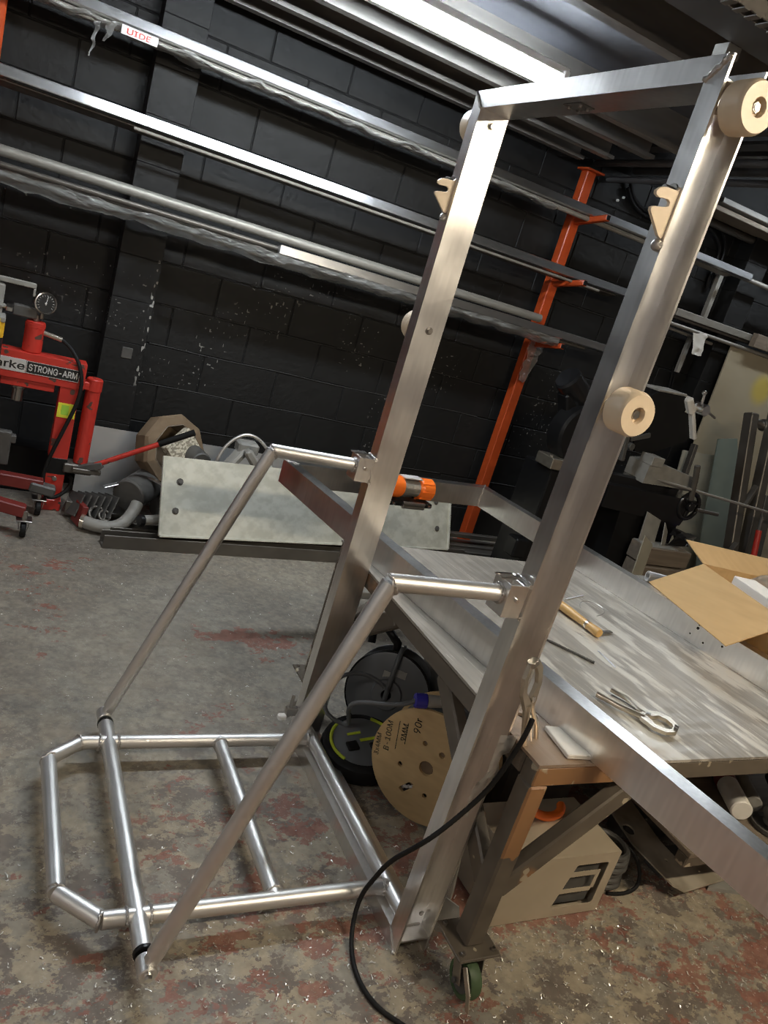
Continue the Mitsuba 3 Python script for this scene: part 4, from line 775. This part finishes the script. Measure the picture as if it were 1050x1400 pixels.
one('steel_block', cat([box(.02, .17, 3.99, 4.035, .23, .40, .006), box(.10, .19, 3.992, 4.033, .345, .385, .005)]), 'dark_grey', 'dark cast block sitting on the crane frame at the left edge', 'block')
one('black_sill', box(-.6, .42, 4.28, 4.42, 0, .25, .006), 'black_plastic', 'low black ledge box along the wall behind the press', 'ledge')

# clutter along the back wall
def lean(p0, p1, h, th, ang, mt, name, lab, c='panel', taper=0, upto=None):
    p0, p1 = V(*p0), V(*p1); d = unit(V(p1[0] - p0[0], p1[1] - p0[1], 0)); n = V(-d[1], d[0], 0)
    up = EZ * math.cos(ang) + n * math.sin(ang); m = panel4(p0, p1, p1 + up * h - d * taper, p0 + up * h + d * taper, th)
    return m, d, up, np.cross(d, up)
m, d, up, nn = lean((.88, 3.655, .085), (2.785, 3.955, .085), .405, .012, .40, None, '', '')
gp = thing('galvanised_panel', 'long galvanised panel with bolt heads leaning on dark steel channels in front of the wall', 'panel')
part(gp, 'sheet', m, 'galvanised')
P0, P1 = V(.88, 3.655, .085), V(2.785, 3.955, .085); Lp = np.linalg.norm(P1 - P0)
part(gp, 'folded_edge', cat([beam(P0 + up * .002 + nn * .008, P0 + up * .403 + nn * .008, .014, .016, nn), beam(P1 + up * .002 + nn * .008, P1 + up * .403 + nn * .008, .014, .016, nn), beam(P0 + nn * .008, P1 + nn * .008, .012, .012, nn)]), 'galvanised')
for (a, b) in ((.09, .28), (.075, .13), (Lp - .12, .30), (Lp - .10, .13)):
    c = P0 + d * a + up * b; part(gp, 'bolt_head', cat([cyl(c + nn * .004, c + nn * .016, .012, 6), cyl(c + nn * .004, c + nn * .009, .018, 16)]), 'dark_grey')
for i, (a, b, z, lab) in enumerate([((.615, 3.665, .035), (2.95, 3.875, .035), .07, 'dark steel channel on the floor in front of the galvanised panel'), ((.66, 3.80, .03), (3.0, 4.02, .03), .06, 'dark steel channel on the floor under the galvanised panel')]):
    da = unit(V(*b) - V(*a)); na = V(-da[1], da[0], 0)
    one('steel_channel', cat([beam(V(*a) - EZ * (z/2 - .004), V(*b) - EZ * (z/2 - .004), .075, .008), beam(V(*a) - na * .034, V(*b) - na * .034, .007, z), beam(V(*a) + na * .034, V(*b) + na * .034, .007, z)]), 'dark_bar', lab, 'channel', group='steel channels on the floor')
m, d, up, nn = lean((.52, 4.30, .01), (1.85, 4.30, .01), .40, .004, .10, None, '', '')
one('zinc_sheet', m, 'zinc_sheet', 'long plain zinc sheet standing against the wall behind the clutter', 'sheet')
m, d, up, nn = lean((.56, 4.05, .005), (.80, 4.05, .005), .13, .004, .9, None, '', '')
one('folded_tray', cat([m, panel4(V(.56, 4.04, .0), V(.80, 4.04, .0), V(.80, 3.98, .05), V(.56, 3.98, .05), .004)]), 'mid_grey', 'small folded grey metal tray by the press foot', 'tray')
bd = thing('brown_drum', 'many sided brown card drum lying open end forward behind the muffler', 'drum')
dn = unit(V(.42, -.86, .28)); dc = V(.990, 4.12, .405); dx = unit(np.cross(EZ, dn)); dy = np.cross(dn, dx)
part(bd, 'rim', lathe([(.150, .0), (.195, -.01), (.205, -.03), (.195, -.12), (.13, -.18), (.001, -.18), (.001, -.13), (.135, -.11), (.150, 0)], dc, dn, 9), 'brown_card')
part(bd, 'inner_liner', lathe([(.133, -.10), (.149, -.001), (.145, .001), (.131, -.10)], dc, dn, 9), 'plank_wood')
one('chipboard_block', frame_box(dc + dn * .035 + dx * .018 - dy * .008, (.185, .205, .05), unit(dx * .80 + dy * .60), unit(dy * .80 - dx * .60), dn, .003), 'chipboard', 'speckled square block resting inside the brown drum', 'block')
one('drum_stand', cat([box(.93, 1.17, 4.03, 4.25, 0, .20, .01)]), 'dark_grey', 'dark crate carrying the brown drum behind the galvanised panel', 'crate')
mf = thing('muffler', 'grey exhaust muffler with bent tail pipe on the floor left of the galvanised panel', 'muffler')
part(mf, 'canister', lathe([(.001, 0), (.080, 0), (.088, .008), (.088, .22), (.08, .23), (.001, .23)], (.745, 3.93, .175), unit(V(.55, .80, .10)), 26), 'dark_grey', R_)
part(mf, 'bent_pipe', tube(curve([(.545, 3.83, .045), (.62, 3.80, .042), (.70, 3.80, .055), (.755, 3.83, .10), (.79, 3.88, .16)], 24), .032, 16), 'mid_grey', R_)
part(mf, 'pipe_mouth', pipe((.545, 3.832, .045), (.528, 3.838, .045), .036, .005), 'nickel', R_)
st2 = thing('pipe_stub', 'short pipe with black collar beside the left edge of the galvanised panel', 'pipe')
part(st2, 'pipe', tube([(.80, 3.74, .125), (.93, 3.78, .13)], .026, 16), 'mid_grey', R_); part(st2, 'collar', cyl((.785, 3.735, .124), (.81, 3.743, .125), .030, 18), 'black_plastic', R_)
fn = thing('finned_casting', 'dark finned casting lying between the press and the muffler', 'casting')
for i in range(6):
    o = V(.495 + .032 * i, 3.97 - .006 * i, .085 + .004 * i); part(fn, 'fin', rbox(o, (.007, .16, .12), 12, -14, 22, .001), 'dark_grey')
part(fn, 'body', rbox((.575, 4.00, .05), (.22, .08, .08), -8), 'dark_bar'); part(fn, 'ring', cat([torus((.605, 3.88, .075), unit(V(.2, -.7, .7)), .04, .008, 24, 8), torus((.64, 3.87, .075), unit(V(.2, -.7, .7)), .028, .007, 20, 8)]), 'dark_bar', R_)
one('red_wedge', rbox((.525, 3.90, .06), (.03, .10, .11), 15, 0, 8), 'dark_red', 'small dark red block by the finned casting', 'block')
one('steel_strip', cat([beam((.62, 3.95, .20), (.84, 4.02, .265), .03, .006), beam((.84, 4.02, .265), (.98, 3.90, .245), .03, .006)]), 'aluminium_bright', 'bent bright strip lying over the muffler', 'strip')
ap = thing('bent_tube_arch', 'thin bent aluminium tube arch standing behind the galvanised panel', 'tube')
part(ap, 'arch', tube(curve([(1.15, 3.92, .30), (1.155, 3.92, .42), (1.20, 3.92, .55), (1.29, 3.92, .613), (1.39, 3.92, .575), (1.455, 3.92, .48), (1.475, 3.92, .36), (1.475, 3.92, .30)], 40), .0095, 10), 'aluminium_tube', R_)
mh = thing('machine_parts', 'heap of grey and black machine castings behind the galvanised panel', 'machine part')
part(mh, 'round_motor', cat([cyl((1.10, 4.0, .39), (1.06, 4.16, .40), .060, 22), cyl((1.07, 3.96, .375), (1.08, 3.99, .375), .045, 20)]), 'dark_grey', R_)
part(mh, 'arm_casting', cat([beam((1.20, 4.0, .32), (1.37, 4.10, .52), .07, .05, b=.012), box(1.30, 1.42, 4.05, 4.15, .46, .53, .012)]), 'mid_grey')
part(mh, 'side_casting', cat([beam((1.34, 4.02, .50), (1.52, 4.02, .30), .06, .05, b=.012), trimesh.creation.icosphere(2, .065).apply_transform(trimesh.transformations.translation_matrix((1.46, 4.08, .37)))]), 'mid_grey', R_)
part(mh, 'bright_strip', box(1.22, 1.36, 3.925, 3.94, .372, .382, .002), 'clean_white')
part(mh, 'support_box', box(1.19, 1.9, 4.0, 4.26, 0, .31, .01), 'dark_grey')
for i, (x, y, z, r_, lab) in enumerate([(2.94, 4.14, .045, .02, 'thin dark bar lying on the floor by the orange post'), (3.0, 4.22, .10, .016, 'thin dark bar leaning by the foot of the orange post')]):
    one('steel_bar', beam((x - .3, y, z), (x + .42, y + .02, z), .04, .03), 'dark_bar', lab, 'bar', group='dark bars by the orange post')
for i in range(4):
    one('steel_plank', box(2.3 + .05 * i, 4.3 + .04 * i, 3.98 + .085 * i, 4.055 + .085 * i, .0, .03 + .012 * (i % 2), .003), 'dark_bar', ['front', 'second', 'third', 'rearmost'][i] + ' dark steel length on the floor before the orange post', 'steel length', group='steel lengths by the orange post')
one('floor_plank', box(1.75, 3.5, 3.30, 3.36, 0, .04, .003), 'dull_bar', 'dull steel length on the floor behind the bench', 'steel length')

# ------------------------------------------------------------------ band saw behind the bench
bs = thing('band_saw', 'black metal cutting band saw with octagonal wheel cover and grey vice behind the bench', 'band saw')
SY = 3.60
part(bs, 'pedestal', cat([box(2.98, 3.16, SY - .12, SY + .16, .05, .84, .008)]), 'black_plastic')
part(bs, 'pedestal', hull([(x, y, z) for x, z in ((3.52, .78), (4.06, .78), (3.60, .0), (4.02, .0)) for y in (SY - .20, SY + .18)]), 'black_plastic')
part(bs, 'foot', box(2.88, 3.22, SY - .16, SY + .20, 0, .05, .006), 'black_plastic')
part(bs, 'side_bracket', box(2.88, 2.98, SY - .16, SY - .06, .28, .40, .01), 'black_plastic')
part(bs, 'bed', cat([box(3.12, 4.02, SY - .14, SY + .16, .80, .90, .012), hull([(x, y, z) for x, z in ((3.35, .70), (4.05, .66), (4.12, .84), (3.35, .84)) for y in (SY - .22, SY + .2)])]), 'black_gloss')
part(bs, 'stop_box', box(2.945, 3.16, SY - .14, SY + .02, .846, .912, .004), 'nickel')
part(bs, 'stop_screw', cyl((2.955, SY - .10, .91), (2.955, SY - .10, .925), .010, 8), 'chrome')
part(bs, 'vice_jaw', cat([hull([(x, y, z) for x, z in ((3.62, .885), (4.10, .90), (4.05, .98), (3.75, 1.02), (3.62, 1.0)) for y in (SY - .20, SY - .02)]), box(3.9, 4.1, SY - .16, SY + .02, .88, .955, .006)]), 'mid_grey')
part(bs, 'vice_plate', box(3.62, 3.72, SY - .21, SY - .10, 1.0, 1.06, .004), 'mid_grey')
part(bs, 'motor', cyl((2.96, SY + .02, 1.365), (3.14, SY + .02, 1.25), .082, 26, .012), 'black_gloss', R_)
part(bs, 'motor_neck', beam((3.02, SY + .02, 1.29), (3.14, SY + .02, 1.05), .12, .10, (0, 1, 0), .01), 'black_plastic')
part(bs, 'drive_wheel_cover', cyl((3.15, SY - .10, 1.06), (3.15, SY + .04, 1.06), .185, 32, .015), 'black_plastic', R_)
part(bs, 'head_frame', cat([beam((3.15, SY + .02, 1.20), (3.80, SY + .02, 1.36), .10, .07, (0, 1, 0), .008)]), 'black_plastic')
oc = [(3.555, 1.43), (3.78, 1.445), (3.84, 1.40), (3.955, 1.23), (3.93, 1.18), (3.72, 1.08), (3.55, 1.05), (3.46, 1.20), (3.46, 1.36)]
part(bs, 'wheel_cover', ext(oc, (0, SY - .112, 0), EX, EZ, -.012), 'black_rubber', label='octagonal black wheel cover')
part(bs, 'cover_top', beam((3.55, SY - .03, 1.440), (3.785, SY - .03, 1.455), .17, .014, b=.003), 'mid_grey')
part(bs, 'wheel_casting', cat([beam((3.79, SY - .07, 1.445), (3.865, SY - .07, 1.36), .16, .05, b=.012), beam((3.86, SY - .07, 1.37), (3.965, SY - .07, 1.21), .16, .028, b=.008)]), 'white_paint')
part(bs, 'tension_arm', cat([beam((3.80, SY - .09, 1.36), (3.92, SY - .10, 1.40), .04, .05, b=.012), beam((3.89, SY - .09, 1.32), (3.96, SY - .09, 1.24), .03, .05, (0, 1, 0), .01)]), 'white_paint')
part(bs, 'tension_knob', cat([cyl((3.93, SY - .07, 1.40), (3.93, SY - .17, 1.40), .036, 20), cyl((3.86, SY - .14, 1.43), (4.06, SY - .14, 1.37), .008, 8), cyl((3.90, SY - .14, 1.43), (3.89, SY - .14, 1.50), .009, 8), trimesh.creation.icosphere(2, .016).apply_transform(trimesh.transformations.translation_matrix((3.885, SY - .14, 1.50)))]), 'chrome', R_)
part(bs, 'guide_arm', cat([beam((3.42, SY - .12, 1.18), (3.46, SY - .12, .98), .03, .04, (0, 1, 0), .005), beam((3.46, SY - .13, 1.12), (3.60, SY - .13, 1.17), .03, .02, (0, 1, 0), .004), cyl((3.47, SY - .16, 1.08), (3.47, SY - .10, 1.08), .022, 14)]), 'dark_grey')
hw = V(4.06, SY - .22, .80)
part(bs, 'hand_wheel', cat([torus(hw, EY, .085, .014, 30, 10), cyl(hw + EY * .04, hw - EY * .03, .03, 16)] + [cyl(hw, hw + .085 * V(math.cos(a), 0, math.sin(a)), .009, 8) for a in (.4, 2.5, 4.6)]), 'black_gloss', R_)
part(bs, 'crank_handle', cat([tube([hw + V(-.03, -.02, .05), hw + V(-.08, -.03, .20), hw + V(-.105, -.03, .27)], .019, 12), cyl(hw + V(.06, -.02, -.01), hw + V(.24, -.04, -.01), .013, 10)]), 'dark_bar', R_)
one('bar_stock', tube([(3.66, 3.42, .925), (4.70, 3.22, .888), (5.4, 3.085, .862)], .009, 10), 'dull_bar', 'long thin bar clamped in the vice of the band saw reaching to the right', 'bar', smooth=R_)
rs_ = thing('roller_stand', 'dark steel stand holding up the long thin bar at the right', 'stand')
part(rs_, 'post', beam((5.35, 3.10, 0), (5.35, 3.10, .80), .05, .05, EY), 'dark_bar'); part(rs_, 'roller', cyl((5.35, 2.95, .832), (5.35, 3.25, .832), .022, 14), 'steel_bolt', R_); part(rs_, 'base', box(5.2, 5.5, 2.95, 3.25, 0, .02, .004), 'dark_bar')

# planks and scrap between saw and box
one('timber_beam', box(3.70, 4.10, 3.24, 3.385, .42, .53, .004), 'plank_wood', 'upper brown timber beam stacked beside the band saw pedestal', 'timber', group='timber beams')
one('timber_beam', box(3.71, 4.12, 3.22, 3.385, .29, .41, .004), 'plank_wood', 'lower brown timber beam stacked beside the band saw pedestal', 'timber', group='timber beams')
one('timber_pack', box(3.72, 4.10, 3.23, 3.385, 0, .285, .01), 'dark_bar', 'dark box under the timber beams beside the band saw', 'box')
m = panel4(V(3.58, 3.14, 0), V(3.70, 3.18, 0), V(3.70, 3.215, .56), V(3.58, 3.19, .62), .006)
one('grey_board', m, 'board_cream', 'narrow grey board standing against the timber beams', 'board')
one('folded_bracket', cat([panel4(V(3.72, 3.35, .535), V(3.86, 3.35, .535), V(3.86, 3.37, .68), V(3.72, 3.37, .72), .005), panel4(V(3.86, 3.29, .535), V(3.96, 3.35, .535), V(3.96, 3.37, .61), V(3.86, 3.33, .68), .005), box(3.70, 3.98, 3.25, 3.375, .53, .536, .001)]), 'mid_grey', 'folded grey sheet bracket on the timber beams', 'bracket')
rr = random.Random(5); sh = []
for i in range(9):
    c = V(4.03 + rr.uniform(-.05, .05), 3.30 + rr.uniform(-.05, .05), .575 + rr.uniform(0, .06)); a = rr.uniform(0, 6.28)
    sh.append(hull([c + V(*[rr.uniform(-.07, .07) * s for s in (1, .6, .6)]) for _ in range(6)]))
one('black_scrap', cat(sh), 'black_plastic', 'tangle of black scrap pieces on the timber beams behind the cardboard box', 'scrap')

# ------------------------------------------------------------------ leaning sheets and stands at the right
m = panel4(V(4.86, 4.20, 0), V(6.6, 4.20, 0), V(6.6, 4.325, 1.84), V(4.93, 4.325, 1.86), .012)
one('leaning_board', m, 'board_tan', 'large brown board with a yellow stain leaning against the wall at the right', 'board', group='boards leaning at the right')
m = panel4(V(4.72, 4.02, 0), V(5.18, 3.98, 0), V(5.10, 4.17, 1.05), V(4.74, 4.20, 1.03), .01)
one('leaning_board', m, 'board_cream', 'cream board leaning left of the greenish sheet at the right', 'board', group='boards leaning at the right')
m = panel4(V(5.05, 3.86, 0), V(5.62, 3.84, 0), V(5.18, 4.14, 1.22), V(4.99, 4.15, 1.18), .008)
one('leaning_board', m, 'board_green', 'greenish grey sheet leaning in front of the large brown board', 'board', group='boards leaning at the right')
an = thing('steel_angle', 'rusty steel angle leaning on the pilaster beside the cream board', 'steel angle')
part(an, 'angle', cat([beam((4.64, 3.95, 0), (4.765, 4.15, 1.10), .045, .006, EX), beam((4.66, 3.94, 0), (4.785, 4.14, 1.10), .006, .045, EX)]), 'dark_bar')
def stand(name, lab, foot, head):
    k = thing(name, lab, 'stand', 'leaning steel posts')
    part(k, 'post', beam(foot, head, .075, .075, EY, .006), 'dark_bar')
    return k
k = stand('steel_post', 'tall dark steel post with a bolt at its top leaning back beyond the cardboard box', (4.70, 3.28, .035), (4.70, 3.73, 1.45))
part(k, 'top_bolt', cyl((4.735, 3.71, 1.40), (4.84, 3.69, 1.39), .030, 14), 'steel_bolt', R_)
part(k, 'top_ring', torus((4.81, 3.69, 1.395), EX, .034, .010, 20, 8), 'steel_bolt', R_)
part(k, 'diagonal', beam((4.72, 3.50, .84), (5.05, 3.64, 1.36), .03, .045, EY, .004), 'dark_bar')
part(k, 'stay', beam((4.68, 3.40, .60), (4.45, 3.32, .36), .025, .04, EY, .004), 'dark_bar')
k = stand('steel_post', 'second dark steel post leaning at the right edge behind the red handled bar', (4.84, 3.31, .035), (4.84, 3.66, 1.50))
part(k, 'side_plate', beam((4.93, 3.36, .30), (4.93, 3.50, .95), .10, .03, EY, .004), 'dark_grey')
rb = thing('crow_bar', 'red handled bar leaning on the second dark stand at the right edge', 'bar')
part(rb, 'handle', tube([(4.72, 3.225, .40), (4.72, 3.315, .74)], .020, 12), 'red_paint', R_); part(rb, 'tip', tube([(4.72, 3.315, .74), (4.72, 3.335, .84)], .013, 10), 'dark_grey', R_); part(rb, 'shank', tube([(4.72, 3.12, 0), (4.72, 3.225, .40)], .014, 10), 'dark_grey', R_)
one('green_cylinder', cat([cyl((5.12, 3.3, 0), (5.12, 3.3, .95), .11, 26, .03)]), 'board_green', 'greenish gas cylinder at the right edge', 'cylinder', smooth=R_)
one('blue_crate', box(4.55, 5.0, 2.86, 3.08, .30, .52, .01), 'blue_plastic', 'blue crate at the right edge beyond the cardboard box', 'crate')
one('low_bench', cat([box(4.3, 5.1, 2.80, 3.12, .26, .295, .004), box(4.32, 4.38, 2.82, 3.1, 0, .26, .004), box(5.02, 5.08, 2.82, 3.1, 0, .26, .004)]), 'dark_bar', 'low dark bench carrying the blue crate at the right edge', 'bench')

# ------------------------------------------------------------------ swarf on the floor
rr = random.Random(11); v, f = [], []
def curl(x, y, z, s):
    a = rr.uniform(0, 6.28); k = rr.uniform(-1.6, 1.6); w = rr.uniform(.0008, .0019); n0_ = len(v); q = V(x, y, z + .001)
    for i in range(4):
        d_ = V(math.cos(a), math.sin(a), 0); n_ = V(-d_[1], d_[0], 0); tw = rr.uniform(-1, 1)
        hh = abs(math.sin(i * 1.4 + s * 900)) * s * .25
        v.extend([q + n_ * w + EZ * (hh + w * tw * .5 + .0008), q - n_ * w + EZ * (hh - w * tw * .5 + .0008)]); q = q + d_ * s / 3; a += k
    for i in range(3): j = n0_ + 2 * i; f.extend([(j, j+1, j+3), (j, j+3, j+2)])
for i in range(2600):
    u = rr.random()
    if u < .45: x, y = rr.gauss(1.7, .45), rr.gauss(1.05, .22)
    elif u < .72: x, y = rr.gauss(.75, .4), rr.gauss(1.3, .22)
    else: x, y = rr.uniform(-.6, 3.2), rr.uniform(.5, 3.6)
    if y < .3 or x > 3.4: continue
    s = rr.choice([.004, .005, .006, .009, .015]) * rr.uniform(.7, 1.3)
    curl(x, y, .0, s)
one('swarf', (np.array(v), np.array(f)), 'swarf', 'scattered aluminium swarf curls on the workshop floor', 'swarf', kind='stuff')
